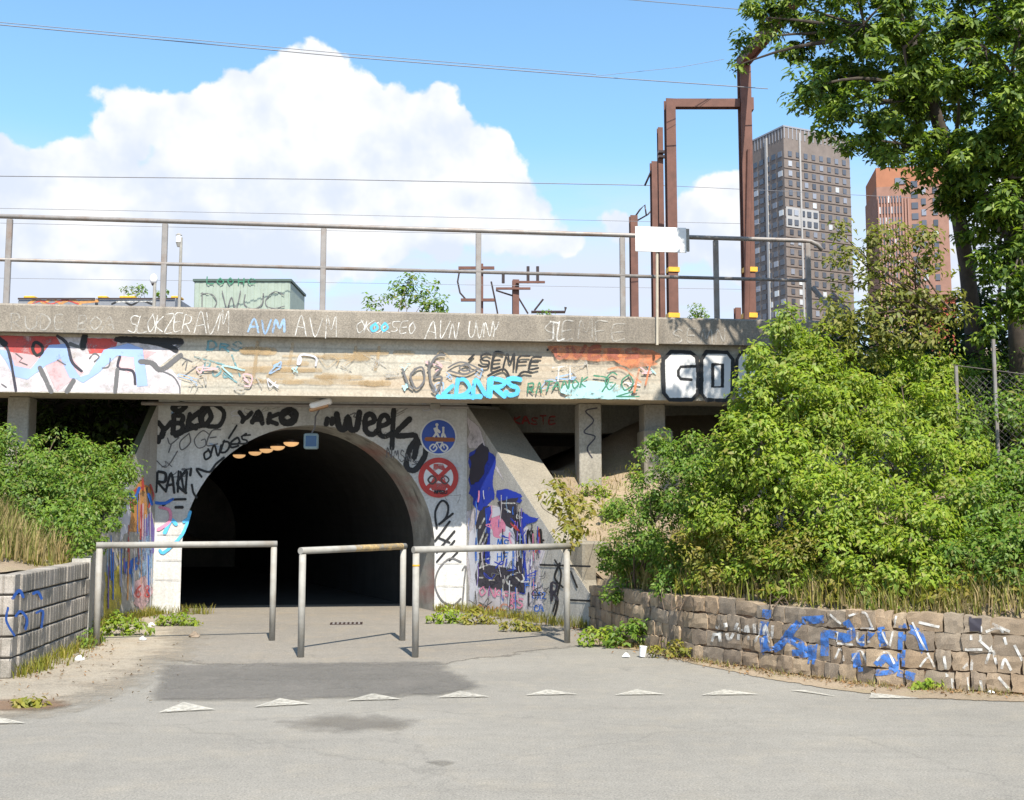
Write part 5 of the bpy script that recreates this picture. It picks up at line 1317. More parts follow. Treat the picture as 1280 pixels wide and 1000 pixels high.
# white panel two storeys high
MB().box(c_ + uA * 6.4 + oA * 0.05 + Z * (zw[6] - 1.5), (12.4, 0.3, 6.2), (uA, oA, Z)).build('white_panel', WHITE, T1)
for fi in (6, 7):
    for k in range(5): o = win(c_ + uA * (1.5 + 2.45 * k) + oA * 0.22 + Z * zw[fi], uA, oA, (1.5, 1.7))
for s_ in (5.9,): MB().box(c_ + uA * s_ + oA * 0.18 + Z * (zt1 - 45), (0.55, 0.5, 88), (uA, oA, Z)).build('downpipe', WHITE, T1)
MB().box(c_ + uB * 8.2 + oB * 0.18 + Z * (zt1 - 45), (0.9, 0.5, 88), (uB, oB, Z)).build('downpipe', WHITE, T1)
GL = plain('roof_rail_grey', (0.30, 0.31, 0.34), 0.5)
for k in range(17): MB().box(c_ + uA * (0.3 + k * 1.56) + uB * 0.3 + Z * (zt1 + 0.0 - 1.6), (0.35, 0.8, 3.4), (uA, oA, Z)).build('parapet_post', GL, T1)
for k in range(11): MB().box(c_ + uB * (0.9 + k * 1.45) + uA * 0.3 + Z * (zt1 + 0.0 - 1.6), (0.35, 0.8, 3.4), (uB, oB, Z)).build('parapet_post', GL, T1)
MB().box(c_ + uA * 12.8 + uB * 8 + Z * (zt1 + 0.4), (25.9, 16.3, 0.5), (uA, uB, Z)).build('roof_rim', GL, T1)
# red tower
D2 = 300
c2 = at(1101, 400, D2); zt2 = at(1112, 210, D2).z; zs = at(1112, 234, D2).z
RED = plain('red_brick_cladding', (0.31, 0.165, 0.12), 0.8, 0, 0.25, 0.5); ORG = plain('orange_cladding', (0.38, 0.155, 0.08), 0.8, 0, 0.2, 0.5); PAL = plain('pale_rib', (0.36, 0.20, 0.155), 0.8)
T2, uA, uB, c_, fh, win = tower('tower_block', 'red brick tower with pale vertical ribs and orange top, beside the tree trunk', c2, zs, R(-9), 18.6, 20, RED, 0, 0, 20, 40, [WM], 0, 0)
oA, oB = -uB, -uA
# crown of the tower stands back on the left
MB().hexa([c_ + uA * 0 + uB * 0 + Z * (zs + 0.002)] + [c_ + uA * 18.6 + Z * (zs + 0.002), c_ + uA * 18.6 + uB * 18 + Z * (zs + 0.002), c_ + uB * 18 + Z * (zs + 0.002)] + [p + Z * zt2 for p in (c_, c_ + uA * 18.6, c_ + uA * 18.6 + uB * 18, c_ + uB * 18)]).build('top_storey', ORG, T2)
MB().box(c_ + uA * 6.2 + oA * 0.05 + Z * (zt2 - 4.0), (2.6, 0.4, 1.8), (uA, oA, Z)).build('roof_opening', WM, T2)
for k in range(11):
    s_ = 0.35 + k * 0.78
    MB().box(c_ + uA * s_ + oA * 0.16 + Z * (zs / 2 - 1.6), (0.36, 0.5, zs - 3.4), (uA, oA, Z)).build('rib', PAL, T2)
for fi in range(20):
    z_ = zs - 1.6 - fi * 3.0
    win(c_ + uA * 9.9 + Z * (z_ + 2), uA, oA, (1.7, 1.7)); win(c_ + uA * 12.2 + Z * z_, uA, oA, (1.2, 1.7)); win(c_ + uA * 15.2 + Z * z_, uA, oA, (1.2, 1.7))
    for k in range(8): win(c_ + uA * (0.74 + 0.78 * k) + Z * (z_ - 2), uA, oA, (0.36, 1.9))

# ------------------------------------------------------------------ foliage
def leaf_mesh(name, C3, Nrm, size, m, parent, aspect=0.46, rad=None):
    n = len(C3)
    t = RNG.normal(size=(n, 3)) * (0.5 if rad is not None else 1.0)
    if rad is not None: t = t + rad
    t = t.copy(); t -= (t * Nrm).sum(1)[:, None] * Nrm; t /= np.linalg.norm(t, axis=1)[:, None] + 1e-9
    t[:, 2] -= 0.25; t /= np.linalg.norm(t, axis=1)[:, None] + 1e-9
    bt = np.cross(Nrm, t); bt /= np.linalg.norm(bt, axis=1)[:, None] + 1e-9
    s_ = size[:, None]
    v = np.empty((n, 4, 3), dtype=np.float32)
    v[:, 0] = C3 - t * s_ * 0.5
    v[:, 1] = C3 + bt * s_ * 0.5 * aspect - t * s_ * 0.08 + Nrm * s_ * 0.10
    v[:, 2] = C3 + t * s_ * 0.5 - Nrm * s_ * 0.10
    v[:, 3] = C3 - bt * s_ * 0.5 * aspect - t * s_ * 0.08 + Nrm * s_ * 0.10
    me = bpy.data.meshes.new(name)
    me.vertices.add(n * 4); me.vertices.foreach_set('co', v.ravel())
    me.loops.add(n * 4); me.loops.foreach_set('vertex_index', np.arange(n * 4, dtype=np.int32))
    me.polygons.add(n); me.polygons.foreach_set('loop_start', np.arange(0, n * 4, 4, dtype=np.int32))
    me.update(calc_edges=True); me.materials.append(m)
    o = link(name, me, parent); o['kind'] = 'stuff'
    return o
def leafy(lobes, leaf, per_m2, clump=(0.16, 0.30), shell=0.55, up=0.35, fill=1.0):
    """lobes: (centre, rx, ry, rz). Leaves sit in small sprays over each lobe; returns arrays and spray centres"""
    Cs, Ns, Ss, Es, sprays = [], [], [], [], []
    for c_, rx, ry, rz in lobes:
        area = 4 * math.pi * ((rx * rz) ** 1.6 / 3 + (rx * ry) ** 1.6 / 3 + (ry * rz) ** 1.6 / 3) ** (1 / 1.6)
        nl = max(40, int(area * per_m2)); cr_ = RNG.uniform(*clump)
        ns = max(4, int(area / (cr_ * cr_ * 1.9) * fill))
        d = RNG.normal(size=(ns, 3)); d /= np.linalg.norm(d, axis=1)[:, None]
        rr = RNG.uniform(shell, 1.08, size=(ns, 1)) + (RNG.random((ns, 1)) < 0.18) * RNG.uniform(0.12, 0.5, size=(ns, 1)) * (d[:, 2:3] > -0.1)
        sc = np.array(c_)[None] + d * rr * np.array((rx, ry, rz))[None]
        sprays += [Vector(p) for p in sc]
        w_ = RNG.uniform(0.4, 1.6, size=ns); w_ /= w_.sum()
        idx = RNG.choice(ns, size=nl, p=w_)
        e = RNG.normal(size=(nl, 3)); e /= np.linalg.norm(e, axis=1)[:, None]
        k = RNG.uniform(0.25, 1.0, size=(nl, 1)) ** 0.6
        rad = RNG.uniform(clump[0], clump[1], size=ns)[idx][:, None] * np.array((1.0, 1.0, 0.75))[None]
        pos = sc[idx] + e * k * rad
        nrm = e * 0.45 + d[idx] * 0.35 + np.array((0.18, -0.55, 0.55))[None] + RNG.normal(size=(nl, 3)) * 0.35; nrm[:, 2] += up
        nrm /= np.linalg.norm(nrm, axis=1)[:, None]
        Es.append(e); Cs.append(pos); Ns.append(nrm); Ss.append(leaf * np.clip(RNG.lognormal(0.0, 0.30, size=nl), 0.45, 1.6))
    return np.concatenate(Cs), np.concatenate(Ns), np.concatenate(Ss), sprays, np.concatenate(Es)
def lob(px, py, Y_, r, ry=None, fl=1.0):
    k = Y_ / FPX
    return (at(px, py, Y_), r * k, (ry if ry is not None else r * 0.9) * k, r * k * fl)
def branch(a, b_, bend=0.15, n=6):
    d = b_ - a; off = Vector((random.uniform(-1, 1), random.uniform(-1, 1), random.uniform(0.0, 1))) * d.length * bend
    return [a + d * (i / n) + off * math.sin(math.pi * i / n) for i in range(n + 1)]
def bush(name, label, cat, base, lobes, leaf, per_m2, m, stems=10, clump=(0.11, 0.22), group=None, stem_r=0.014, **kw):
    t = thing(name, label, cat, base, group)
    C3, N3, S3, sp, E3 = leafy(lobes, leaf, per_m2, clump, **kw)
    leaf_mesh('foliage', C3, N3, S3, m, t, rad=E3)
    b = MB()
    for p in random.sample(sp, min(stems, len(sp))):
        pts = branch(Vector(base) + Vector((random.uniform(-.2, .2), random.uniform(-.15, .15), -0.05)), p, 0.12)
        b.tube(pts, [stem_r * (1 - 0.7 * i / 6) for i in range(7)], 5)
    o = b.build('stems', MT['twig'], t); o['kind'] = 'stuff'
    return t
G = dict(bright=leafmat('leaf_bright', [(0.146, 0.240, 0.023), (0.247, 0.356, 0.032), (0.382, 0.453, 0.047), (0.190, 0.292, 0.026), (0.337, 0.311, 0.069)], 0.45),
         mid=leafmat('leaf_mid', [(0.081, 0.171, 0.022), (0.147, 0.262, 0.029), (0.238, 0.348, 0.041), (0.114, 0.207, 0.024), (0.247, 0.232, 0.061)], 0.42),
         yel=leafmat('leaf_yellow', [(0.196, 0.218, 0.025), (0.287, 0.276, 0.034), (0.345, 0.265, 0.069), (0.161, 0.196, 0.023)], 0.4),
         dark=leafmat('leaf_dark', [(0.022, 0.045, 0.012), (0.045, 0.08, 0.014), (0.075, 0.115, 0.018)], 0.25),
         tree=leafmat('leaf_tree', [(0.047, 0.097, 0.018), (0.100, 0.169, 0.024), (0.176, 0.258, 0.032), (0.294, 0.376, 0.050)], 0.38),
         sparse=leafmat('leaf_sparse', [(0.12, 0.15, 0.025), (0.22, 0.24, 0.04), (0.32, 0.29, 0.07)], 0.45),
         dry=leafmat('leaf_dry', [(0.34, 0.25, 0.11), (0.42, 0.32, 0.16), (0.24, 0.22, 0.07), (0.16, 0.19, 0.03)], 0.25, 0.8))
def gp_(px, py, fn=h_right):
    """point on the bank under a pixel"""
    d = ray(px, py)
    for i in range(400):
        t = 8 + i * 0.04; p = CAMP + d * t
        if p.z <= fn(p.x, p.y): return p
    return CAMP + d * 13
# right-hand thicket; everything keeps behind the face of the stone wall
def rl(px, py, Y_, r, ry=None):
    yw = float(np.interp(px, [733, 790, 870, 1000, 1100, 1280, 1400], [STONE_BASE[0].y, STONE_BASE[1].y, STONE_BASE[2].y, STONE_BASE[3].y, STONE_BASE[4].y, STONE_BASE[5].y, 9.4]))
    return lob(px, py, max(Y_, yw + 0.30 + r * Y_ / FPX), r, ry)
bush('maple_sapling', 'bright green maple sapling rising in front of the bridge beam', 'shrub', gp_(975, 640),
     [rl(985, 415, 12.9, 24), rl(974, 458, 12.8, 34), rl(1012, 462, 12.9, 34), rl(952, 502, 12.6, 38), rl(985, 510, 12.5, 50), rl(1030, 530, 12.4, 40), rl(918, 548, 12.6, 32), rl(950, 565, 12.2, 48), rl(1000, 585, 12.0, 45), rl(985, 395, 12.9, 12), rl(1045, 485, 12.9, 34), rl(1000, 450, 13.2, 34)], 0.060, 1350, G['bright'], 14)
bush('bush', 'green bush above the start of the stone wall beside the wing wall', 'shrub', gp_(800, 735),
     [rl(772, 690, 13.0, 26), rl(800, 640, 13.0, 36), rl(790, 720, 12.6, 34), rl(842, 600, 13.1, 38), rl(835, 670, 12.5, 48), rl(872, 568, 13.2, 26), rl(880, 620, 12.7, 42), rl(850, 730, 12.1, 32), rl(820, 565, 13.6, 22)], 0.048, 1600, G['mid'], 12)
bush('bush', 'dense light green bush in the middle of the bank below the sapling', 'shrub', gp_(960, 735),
     [rl(920, 650, 11.9, 50), rl(985, 650, 11.7, 50), rl(1050, 620, 11.8, 50), rl(945, 705, 11.5, 36), rl(1040, 690, 11.3, 44), rl(990, 715, 11.2, 36), rl(895, 720, 11.6, 34), rl(890, 640, 12.3, 40), rl(905, 590, 12.6, 34)], 0.050, 1500, G['bright'], 12)
bush('bush', 'broad leafy bush left of the chain link fence', 'shrub', gp_(1120, 720),
     [rl(1080, 510, 12.7, 42), rl(1145, 500, 12.9, 40), rl(1185, 520, 12.9, 30), rl(1110, 560, 12.3, 58), rl(1165, 580, 12.1, 42), rl(1100, 640, 11.6, 54), rl(1150, 660, 11.3, 46), rl(1060, 570, 12.2, 40), rl(1090, 705, 11.0, 40), rl(1145, 710, 10.8, 36), rl(1195, 620, 11.6, 36), rl(1110, 475, 13.4, 36), rl(1170, 470, 13.4, 34), rl(1215, 560, 12.2, 26)], 0.052, 1400, G['bright'], 14)
bush('bush', 'bush with small leaves under the chain link fence at the right edge', 'shrub', gp_(1250, 735),
     [rl(1225, 650, 11.6, 40), rl(1270, 630, 11.7, 44), rl(1210, 705, 11.0, 38), rl(1262, 700, 10.8, 46), rl(1310, 680, 11.0, 50), rl(1330, 620, 11.6, 50), rl(1240, 600, 12.0, 30), rl(1285, 720, 10.5, 36)], 0.047, 1600, G['mid'], 10)
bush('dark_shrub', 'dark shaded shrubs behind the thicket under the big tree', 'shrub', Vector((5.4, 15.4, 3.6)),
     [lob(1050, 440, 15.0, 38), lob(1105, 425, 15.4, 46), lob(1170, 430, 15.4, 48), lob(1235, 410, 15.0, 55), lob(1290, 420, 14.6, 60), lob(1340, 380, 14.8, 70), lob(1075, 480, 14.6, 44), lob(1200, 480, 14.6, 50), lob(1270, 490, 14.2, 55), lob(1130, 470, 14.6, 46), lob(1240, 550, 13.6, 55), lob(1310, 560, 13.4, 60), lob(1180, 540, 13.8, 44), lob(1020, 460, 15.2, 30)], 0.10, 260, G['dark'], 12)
bush('bush', 'yellowish bush low in the thicket above the blue letters', 'shrub', gp_(930, 735), [rl(880, 690, 11.9, 30), rl(925, 670, 11.5, 30), rl(960, 690, 11.2, 30), rl(1000, 680, 11.1, 26), rl(905, 715, 11.4, 30)], 0.044, 1400, G['yel'], 10, (0.08, 0.16))
wl = [('yellow green weeds on the wall top near the bush', 880, 738, 26), ('yellow weeds above the blue graffiti start', 925, 728, 30), ('reddish yellow weeds above the blue letters', 985, 738, 28), ('tall yellowish weeds left of the square tag', 1050, 738, 28), ('leafy green weeds above the last blue letter', 1115, 745, 28), ('dry weeds above the small square tag', 1195, 742, 26), ('dry grassy weeds at the right end of the wall', 1262, 745, 26), ('green weeds topping the wall beside the bush', 830, 742, 20)]
for i, (lab, px, py, r_) in enumerate(wl):
    p = gp_(px, py + 14); Y_ = p.y
    bush('weed', lab, 'weed', p, [rl(px - 18, py, Y_ - 0.05, r_ * 0.7), rl(px + 14, py - 6, Y_ + 0.1, r_ * 0.9), rl(px, py + 8, Y_ - 0.1, r_ * 0.8)], 0.075, 300, G['yel'] if i not in (4, 7) else G['mid'], 8, (0.08, 0.15), 'weeds along the stone wall top', 0.006)
bush('weed', 'pale green grass tuft on the slope beside the wing wall', 'weed', gp_(710, 650), [lob(705, 625, 14.8, 20), lob(722, 645, 14.4, 22), lob(712, 668, 14.0, 16)], 0.09, 330, G['yel'], 8, (0.08, 0.16), None, 0.006)
for lab, px, py, r_ in (('small green tuft on the slope below the graffiti column', 742, 612, 14), ('green tuft between wing wall and bush, higher up the slope', 765, 640, 16), ('low tuft at the foot of the right column', 800, 590, 14)):
    p = gp_(px, py + 8); bush('weed', lab, 'weed', p, [lob(px, py, p.y - 0.05, r_), lob(px + r_, py + 3, p.y, r_ * 0.8)], 0.06, 520, G['bright'], 6, (0.06, 0.12), 'tufts on the slope', 0.005)
bush('bush', 'loose light shrub growing behind and through the chain link fence', 'shrub', Vector((5.9, 13.2, 2.2)), [lob(1215, 520, 13.3, 38), lob(1265, 545, 13.2, 42), lob(1320, 520, 13.0, 50), lob(1235, 478, 13.8, 34), lob(1290, 480, 13.6, 40), lob(1230, 585, 12.4, 34), lob(1275, 590, 12.2, 36), lob(1195, 470, 13.6, 26), lob(1262, 510, 12.2, 20), lob(1222, 540, 12.3, 20)], 0.055, 800, G['mid'], 14, (0.10, 0.2))
# sparse slender shrub in front of the towers
bush('birch_sapling', 'thin sparse sapling in front of the two towers', 'tree', Vector((5.0, 13.1, 4.0)),
     [lob(1065, 330, 13.1, 26), lob(1058, 385, 13.1, 30), lob(1105, 300, 13.1, 26), lob(1115, 350, 13.1, 36), lob(1150, 310, 13.1, 30), lob(1160, 360, 13.1, 36), lob(1105, 405, 13.1, 36), lob(1050, 290, 13.1, 12), lob(1040, 420, 13.1, 26), lob(1080, 430, 13.1, 32), lob(1150, 420, 13.1, 30), lob(1185, 390, 13.1, 24)], 0.07, 420, G['sparse'], 26, (0.08, 0.18))

# big tree
def tree(name, label, base_path, radii, lobes, leaf, per_m2, m, limbs=26):
    t = thing(name, label, 'tree', base_path[0])
    MB().tube(base_path, radii, 12).build('trunk', MT['bark'], t, True)
    C3, N3, S3, sp, E3 = leafy(lobes, leaf, per_m2, (0.11, 0.21), shell=0.35, up=0.6, fill=0.30)
    leaf_mesh('crown', C3, N3, S3, m, t, rad=E3)
    b = MB()
    for c_, rx, ry, rz in lobes:
        s0 = min(base_path[len(base_path) // 2:], key=lambda q_: (q_ - c_).length + max(0, q_.z - c_.z) * 2)
        pts = branch(s0, c_, 0.10, 8); r0 = 0.018 + 0.009 * (c_ - s0).length
        b.tube(pts, [r0 * (1 - 0.75 * i / 8) for i in range(9)], 6)
    for p in random.sample(sp, min(len(sp), limbs * 4)):
        c_ = min((l[0] for l in lobes), key=lambda q_: (q_ - p).length)
        b.tube(branch(c_, p, 0.1, 4), [0.018, 0.015, 0.011, 0.008, 0.004], 4)
    o = b.build('limbs', MT['bark'], t); o['kind'] = 'stuff'
    return t
tp = [at(1222, 520, 14.6), at(1216, 400, 14.6), at(1208, 330, 14.6), at(1197, 262, 14.5), at(1188, 200, 14.4), at(1165, 130, 14.2), at(1140, 50, 14.0), at(1130, -60, 14.0)]
tree('oak_tree', 'large dark green tree overhanging the masts from the right', tp, [0.14, 0.11, 0.10, 0.095, 0.09, 0.08, 0.065, 0.05],
     [lob(958, 22, 15.0, 32), lob(930, 48, 15.0, 18), lob(922, 82, 15.0, 9), lob(1005, 50, 15.0, 44), lob(985, 0, 15.0, 40), lob(1050, 95, 14.6, 48), lob(1040, 150, 14.3, 30), lob(1020, 115, 14.4, 30), lob(1080, 140, 13.8, 36), lob(1130, 190, 14.0, 34), lob(1000, -60, 15, 60), lob(950, -40, 15.2, 40), lob(1240, 250, 14.2, 40), lob(1225, 300, 14.0, 26), lob(1212, 262, 13.7, 26), lob(1190, 235, 13.6, 26), lob(1232, 345, 13.8, 18), lob(1080, 30, 13.8, 60), lob(1100, 130, 14.0, 50), lob(1070, 175, 13.8, 20), lob(1150, 80, 14.2, 66), lob(1150, 165, 14.2, 44), lob(1190, 205, 14.2, 34), lob(1215, 130, 14.6, 66),
      lob(1030, -50, 13.4, 60), lob(1130, -60, 14.0, 80), lob(1220, 20, 14.6, 76), lob(1060, 60, 15.2, 60), lob(1140, 100, 15.6, 70), lob(1100, -10, 12.6, 50), lob(1165, 40, 12.6, 50), lob(1240, -70, 14, 90), lob(1110, 170, 13.4, 34), lob(1160, 210, 13.6, 36), lob(1200, 240, 13.8, 30), lob(1130, 60, 12.4, 44), lob(1195, 100, 12.6, 50), lob(1175, 265, 13.9, 18), lob(1010, 110, 13.4, 28), lob(1220, 200, 13.2, 44)], 0.088, 450, G['tree'])
tp2 = [at(1282, 520, 13.6), at(1276, 400, 13.6), at(1270, 320, 13.6), at(1268, 240, 13.6), at(1275, 150, 13.6), at(1290, 60, 13.6), at(1300, -50, 13.6)]
tree('oak_tree', 'second dark tree at the right edge with drooping lit sprays', tp2, [0.17, 0.15, 0.14, 0.13, 0.11, 0.08, 0.05],
     [lob(1262, 90, 13.2, 50), lob(1240, 180, 13.2, 42), lob(1275, 150, 12.8, 52), lob(1232, 242, 13.0, 30), lob(1262, 222, 12.8, 36), lob(1280, 285, 12.7, 34), lob(1248, 290, 12.9, 24), lob(1268, 340, 12.6, 24), lob(1320, 200, 13.4, 70), lob(1340, 90, 13.4, 90), lob(1345, 300, 13.4, 60), lob(1300, 0, 13.4, 80), lob(1380, -20, 13.6, 100), lob(1225, 290, 13.2, 14), lob(1285, 395, 12.6, 26), lob(1225, 180, 12.8, 40), lob(1275, 250, 12.8, 44), lob(1240, 330, 13.0, 24), lob(1290, 330, 12.8, 36), lob(1262, 300, 13.2, 36), lob(1250, 130, 12.4, 46), lob(1232, 60, 12.4, 50), lob(1275, 40, 12.2, 56), lob(1255, 380, 12.8, 24), lob(1240, 410, 12.8, 20)], 0.086, 480, G['tree'])
# left bank creeper
bush('creeper', 'thick green creeper covering the left bank up to the bridge column', 'shrub', Vector((-6.6, 15.0, 1.4)),
     [lob(10, 590, 15.2, 42), lob(62, 595, 15.4, 46), lob(110, 585, 15.9, 34), lob(142, 572, 16.2, 18), lob(40, 625, 14.8, 40), lob(95, 625, 15.0, 36), lob(128, 615, 15.4, 22), lob(112, 655, 14.4, 22), lob(104, 678, 14.0, 16), lob(-50, 600, 15.0, 60), lob(150, 595, 15.9, 14), lob(70, 655, 14.4, 26), lob(160, 590, 16.3, 12), lob(146, 622, 15.7, 14), lob(132, 645, 15.2, 14), lob(118, 672, 14.7, 12)], 0.050, 1500, G['mid'], 12)
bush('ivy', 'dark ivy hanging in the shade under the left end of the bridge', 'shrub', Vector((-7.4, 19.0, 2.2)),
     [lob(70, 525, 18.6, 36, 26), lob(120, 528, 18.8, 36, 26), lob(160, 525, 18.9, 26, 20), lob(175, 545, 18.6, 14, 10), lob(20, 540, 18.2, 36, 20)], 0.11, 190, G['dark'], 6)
# weeds at the foot of the walls
for lab, px, py, r_, mm in [('weeds at the foot of the left wing wall, behind the barrier post', 150, 782, 15, 'bright'), ('weed tuft at the left corner of the tunnel mouth', 222, 773, 11, 'bright'), ('weeds at the foot of the block wall', 88, 802, 10, 'mid'), ('small weeds beside the left barrier post', 105, 795, 9, 'mid'),
                            ('weeds at the right corner of the tunnel mouth', 560, 770, 11, 'bright'), ('weeds below the orange tag on the right wing wall', 600, 772, 10, 'yel'), ('weeds below the blue scribbles on the right wing wall', 650, 781, 10, 'yel'), ('bright green leafy weed where stone wall meets wing wall', 757, 797, 13, 'bright'), ('bushy weed growing against the foot of the stone wall', 800, 793, 19, 'mid'),
                            ('low weeds along the foot of the stone wall', 845, 812, 12, 'yel'), ('small weed at the foot of the painted stones', 1160, 856, 7, 'bright'), ('weed on the bare earth patch at the left edge', 38, 880, 6, 'yel')]:
    p = ground(px, py + r_ * 0.9); Y_ = p.y
    bush('weed', lab, 'weed', p, [lob(px - r_ * 1.0, py + 2, Y_, r_ * 0.8), lob(px + r_ * 0.9, py + 1, Y_ + 0.05, r_ * 0.85), lob(px, py - r_ * 0.3, Y_ + 0.02, r_ * 0.8), lob(px - r_ * 2.0, py + 4, Y_, r_ * 0.5), lob(px + r_ * 2.0, py + 4, Y_ + 0.03, r_ * 0.5)], 0.06, 620, G[mm], 6, (0.05, 0.10), 'weeds at the foot of the walls', 0.005)
# background trees past the railway
for lab, lobs, Y_ in [('small round tree behind the railway in the middle of the railing', [(470, 378, 12), (515, 365, 20), (535, 372, 18), (498, 375, 14), (550, 382, 10)], 70), ('tiny tree top above the train', [(162, 366, 9), (175, 364, 8), (204, 368, 7)], 90), ('little green shoot on the parapet beside the framed mast', [(872, 388, 9), (868, 394, 8), (879, 393, 7)], 24), ('low grass tuft on the parapet below the distant mast', [(684, 392, 5), (676, 394, 4)], 24)]:
    c_ = at(lobs[0][0], 410, Y_); c_.z = PLAT
    big = Y_ > 40
    bush('background_tree' if big else 'shoot', lab, 'tree' if big else 'weed', c_, [lob(x, y, Y_, r_) for x, y, r_ in lobs], 0.28 if big else 0.07, 26 if big else 330, G['mid'], 6, (0.35, 0.6) if big else (0.05, 0.1), None, 0.05 if big else 0.005)

# grass and dry stalks: stuff
def grass(name, label, pts, hgt, m, n_blades=6, spread=0.05, lean=0.35, wdt=0.008):
    V, F_ = [], []
    for p in pts:
        for _ in range(n_blades):
            a_ = random.uniform(0, 6.28); h_ = hgt * random.uniform(0.5, 1.25)
            b0 = Vector((p[0] + random.gauss(0, spread), p[1] + random.gauss(0, spread), p[2] - 0.02))
            d = Vector((math.cos(a_), math.sin(a_), 0)); s_ = Vector((-d.y, d.x, 0)) * wdt * random.uniform(0.6, 1.3)
            m1_ = b0 + d * h_ * lean * 0.35 + Z * h_ * 0.6; t_ = b0 + d * h_ * lean + Z * h_
            k = len(V); V += [b0 - s_, b0 + s_, m1_ + s_ * 0.8, m1_ - s_ * 0.8, t_]
            F_ += [(k, k + 1, k + 2, k + 3), (k + 3, k + 2, k + 4)]
    b = MB(); b.v = [tuple(p) for p in V]; b.f = F_
    o = b.build(name, m); return tag(o, label, 'grass', None, 'stuff')
pts = []
for _ in range(2600):
    x = random.uniform(-9, -5.5); y = random.uniform(10.8, 15.0)
    if y > 13.2 and x > -6.2 and random.random() < 0.6: continue
    if (Vector((x, y, 0)) - LW2).dot(S) > -0.22 or y < LW2.y - 0.1 + (x - LW2.x) * 0.17 + 0.25: continue
    pts.append((x, y, h_left(x, y)))
grass('dry_grass', 'tall straw coloured grass on the left bank above the block wall', pts, 0.42, G['dry'], 7, 0.06, 0.3, 0.007)
pts = []
for _ in range(1600):
    l = random.uniform(0.2, 10); p, d = along(l); out = d.cross(Z); out = -out if out.dot(CAMP - p) < 0 else out
    q_ = p - out * (0.2 + abs(random.gauss(0, 0.7))); pts.append((q_.x, q_.y, h_right(q_.x, q_.y)))
grass('bank_grass', 'mixed dry grass on the bank above the stone wall', pts, 0.26, G['dry'], 5, 0.05, 0.45, 0.006)
pts = []
for _ in range(380):
    px, py = random.uniform(690, 800), random.uniform(590, 720)
    p = gp_(px, py); pts.append((p.x, p.y, h_right(p.x, p.y)))
grass('slope_grass', 'short dry grass on the bare slope under the bridge columns', pts, 0.10, G['dry'], 3, 0.05, 0.6, 0.006)
pts = []
for _ in range(260):
    l = random.uniform(0.3, 8); p, d = along(l); out = d.cross(Z); out = -out if out.dot(CAMP - p) < 0 else out
    q_ = p + out * random.uniform(0.03, 0.16); pts.append((q_.x, q_.y, 0.006))
grass('kerb_grass', 'thin dry grass along the foot of the stone wall', pts, 0.08, G['dry'], 4, 0.03, 0.7, 0.004)

pts = []
for _ in range(900):
    x = random.uniform(-9, -5.45); y = random.uniform(10.9, 14.2)
    if (Vector((x, y, 0)) - LW2).dot(S) > -0.2 or y < LW2.y + (x - LW2.x) * 0.17 + 0.2: continue
    pts.append((x, y, h_left(x, y)))
grass('short_grass', 'short yellow green grass along the top of the block wall', pts, 0.11, G['yel'], 8, 0.05, 0.6, 0.006)
def foot(a, b_, n, off):
    for _ in range(n):
        t = random.random(); q_ = a.lerp(b_, t) + off * abs(random.gauss(0, 0.10)); pts.append((q_.x, q_.y, 0.01))
pts = []
foot(LW0, LW1, 120, PLW.out); foot(RW0, RW1, 170, PRW.out); foot(LWB, LW2, 90, S); foot(LW0, LW0 + S * 0.9, 50, -Nn); foot(RW0 - S * 0.5, RW0, 50, -Nn)
grass('foot_grass', 'yellow green grass at the foot of the wing walls', pts, 0.16, G['yel'], 6, 0.03, 0.5, 0.005)
pts = []
for _ in range(260):
    l = random.uniform(1.0, 10); p, d = along(l); out = d.cross(Z); out = -out if out.dot(CAMP - p) < 0 else out
    q_ = p - out * random.uniform(0.15, 0.9); pts.append((q_.x, q_.y, h_right(q_.x, q_.y)))
grass('tall_weeds', 'tall thin yellow green weed stalks above the stone wall', pts, 0.36, G['yel'], 4, 0.07, 0.55, 0.005)
# fallen leaves and grit gathered along the edges
lc = []
def strew(a, b_, n, out, sd):
    for _ in range(n):
        q_ = a.lerp(b_, random.random()) + out * abs(random.gauss(0, sd)); lc.append((q_.x, q_.y, 0.018))
strew(LW0, LW1, 130, PLW.out, 0.2); strew(LWB, LW2, 120, S, 0.25); strew(RW0, RW1, 130, PRW.out, 0.2)
for a_, b_ in zip(STONE_BASE[:7], STONE_BASE[1:8]):
    d = (b_ - a_).normalized(); out = d.cross(Z); out = -out if out.dot(CAMP - a_) < 0 else out
    strew(a_, b_, int((b_ - a_).length * 150), out, 0.16)
for _ in range(90):
    q_ = ground(random.uniform(0, 240), random.uniform(800, 880)); lc.append((q_.x, q_.y, 0.02))
lc = np.array(lc); ln = RNG.normal(size=lc.shape) * 0.3; ln[:, 2] = 1; ln /= np.linalg.norm(ln, axis=1)[:, None]
fl_ = leaf_mesh('fallen_leaves', lc, ln, RNG.uniform(0.02, 0.055, size=len(lc)), leafmat('leaf_fallen', [(0.20, 0.10, 0.04), (0.30, 0.17, 0.07), (0.12, 0.07, 0.035), (0.34, 0.25, 0.13)], 0.1, 0.9), None)
tag(fl_, 'brown fallen leaves and crumbs strewn along the wall feet', 'leaves')
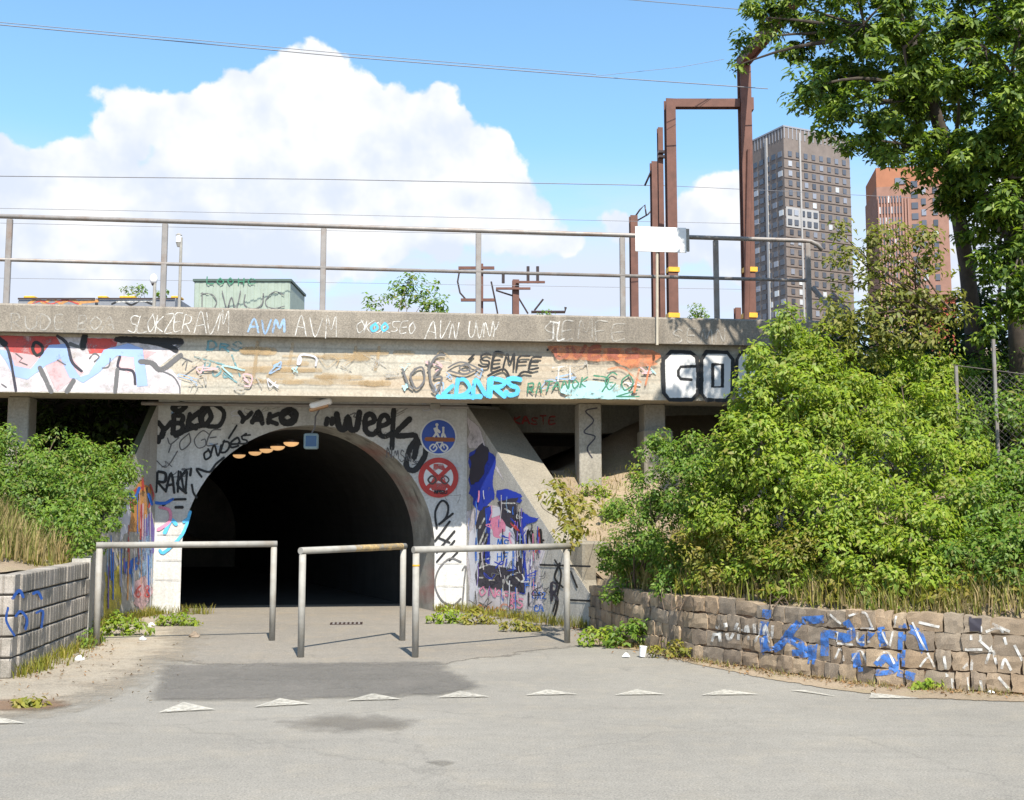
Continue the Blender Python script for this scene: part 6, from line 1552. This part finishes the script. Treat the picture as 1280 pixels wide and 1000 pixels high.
# ------------------------------------------------------------------ chain link fence
fa, fb = at(1190, 470, 12.9), at(1330, 500, 12.1)
fence = thing('chain_link_fence', 'rusty chain link fence with steel posts at the right edge', 'fence', Vector((fa.x, fa.y, h_right(fa.x, fa.y))))
fu = Vector((fb.x - fa.x, fb.y - fa.y, 0)); FL = fu.length; fu.normalize()
def ft(s_): return 3.32 - 0.22 * s_
def fbm_(s_): return 1.9 - 0.1 * s_
FM = plain('fence_wire', (0.13, 0.11, 0.10), 0.7, 0.3)
wm = MB(); st_ = 0.075
k = -2.0
while k < FL + 2:
    for sg_ in (1, -1):
        # diagonal line through the fence rectangle
        a0, a1 = None, None; H0 = 1.6
        s0_, s1_ = k, k + sg_ * H0
        pts_ = []
        for i in range(9):
            s_ = s0_ + (s1_ - s0_) * i / 8; z_ = 1.75 + H0 * i / 8
            if 0 <= s_ <= FL and fbm_(s_) <= z_ <= ft(s_) - 0.02 * math.sin(s_ * 5): pts_.append(Vector((fa.x, fa.y, 0)) + fu * s_ + Z * z_ + Vector((0, sg_ * 0.006 + 0.05 * math.sin(s_ * 3), 0)))
        if len(pts_) > 1: wm.tube(pts_, 0.0035, 3, False)
    k += st_
tag(wm.build('wire_mesh', FM, fence), kind='stuff')
for s_, top in ((0.05, 3.28), (0.48, 3.55), (1.25, 3.2)):
    p = Vector((fa.x, fa.y, 0)) + fu * s_; MB().tube([p + Z * 1.6, p + Z * top], 0.022, 8).build('post', MT['railing'], fence)
MB().tube([Vector((fa.x, fa.y, 0)) + fu * s_ + Z * (ft(s_) - 0.02) for s_ in (0, 0.3, 0.6, 0.9, FL)], 0.006, 5).build('top_wire', FM, fence)

# ------------------------------------------------------------------ litter
def crumple(label, px, py, r_, m, cat='paper', name='paper_scrap'):
    p = ground(px, py); b = MB(); n = 9; vv = []
    for j in range(4):
        for i in range(n):
            an = 2 * math.pi * i / n; rr = r_ * (1 - (j / 3.4) ** 2) * random.uniform(0.7, 1.2)
            vv.append(p + Vector((math.cos(an) * rr, math.sin(an) * rr, 0.012 + r_ * 0.9 * j / 3 * random.uniform(0.8, 1.1))))
    ff = [(j * n + i, j * n + (i + 1) % n, (j + 1) * n + (i + 1) % n, (j + 1) * n + i) for j in range(3) for i in range(n)] + [tuple(range(3 * n, 4 * n))]
    b.add(vv, ff); return tag(b.build(name, m), label, cat)
PAP = plain('paper', (0.78, 0.77, 0.74), 0.8, 0, 0.15)
crumple('crumpled white paper on the sandy verge near the left barrier', 99, 826, 0.055, PAP)
crumple('white paper scrap by the left tunnel weeds', 189, 784, 0.06, PAP)
crumple('grey scrap lying left of the path in front of the tunnel', 178, 801, 0.05, plain('grey_scrap', (0.5, 0.5, 0.48), 0.8))
crumple('grey stone lying on the path behind the left barrier', 243, 797, 0.075, MT['stones'][2], 'stone', 'loose_stone')
crumple('flat white scrap beside the paper cup at the stone wall', 783, 822, 0.045, PAP)
crumple('tiny white scrap at the foot of the stone wall, far right', 1239, 868, 0.03, PAP)
crumple('small white scrap at the foot of the block wall', 66, 819, 0.035, PAP)
cup = thing('paper_cup', 'white paper cup standing at the foot of the stone wall', 'cup', ground(803, 822))
p = ground(803, 822); cb = MB().tube([p + Z * 0.01, p + Z * 0.115 + S * 0.012], [0.032, 0.042], 14).build('body', PAP, cup, False); MB().tube([p + Z * 0.115 + S * 0.012, p + Z * 0.125 + S * 0.013], 0.044, 14).build('rim', PAP, cb)
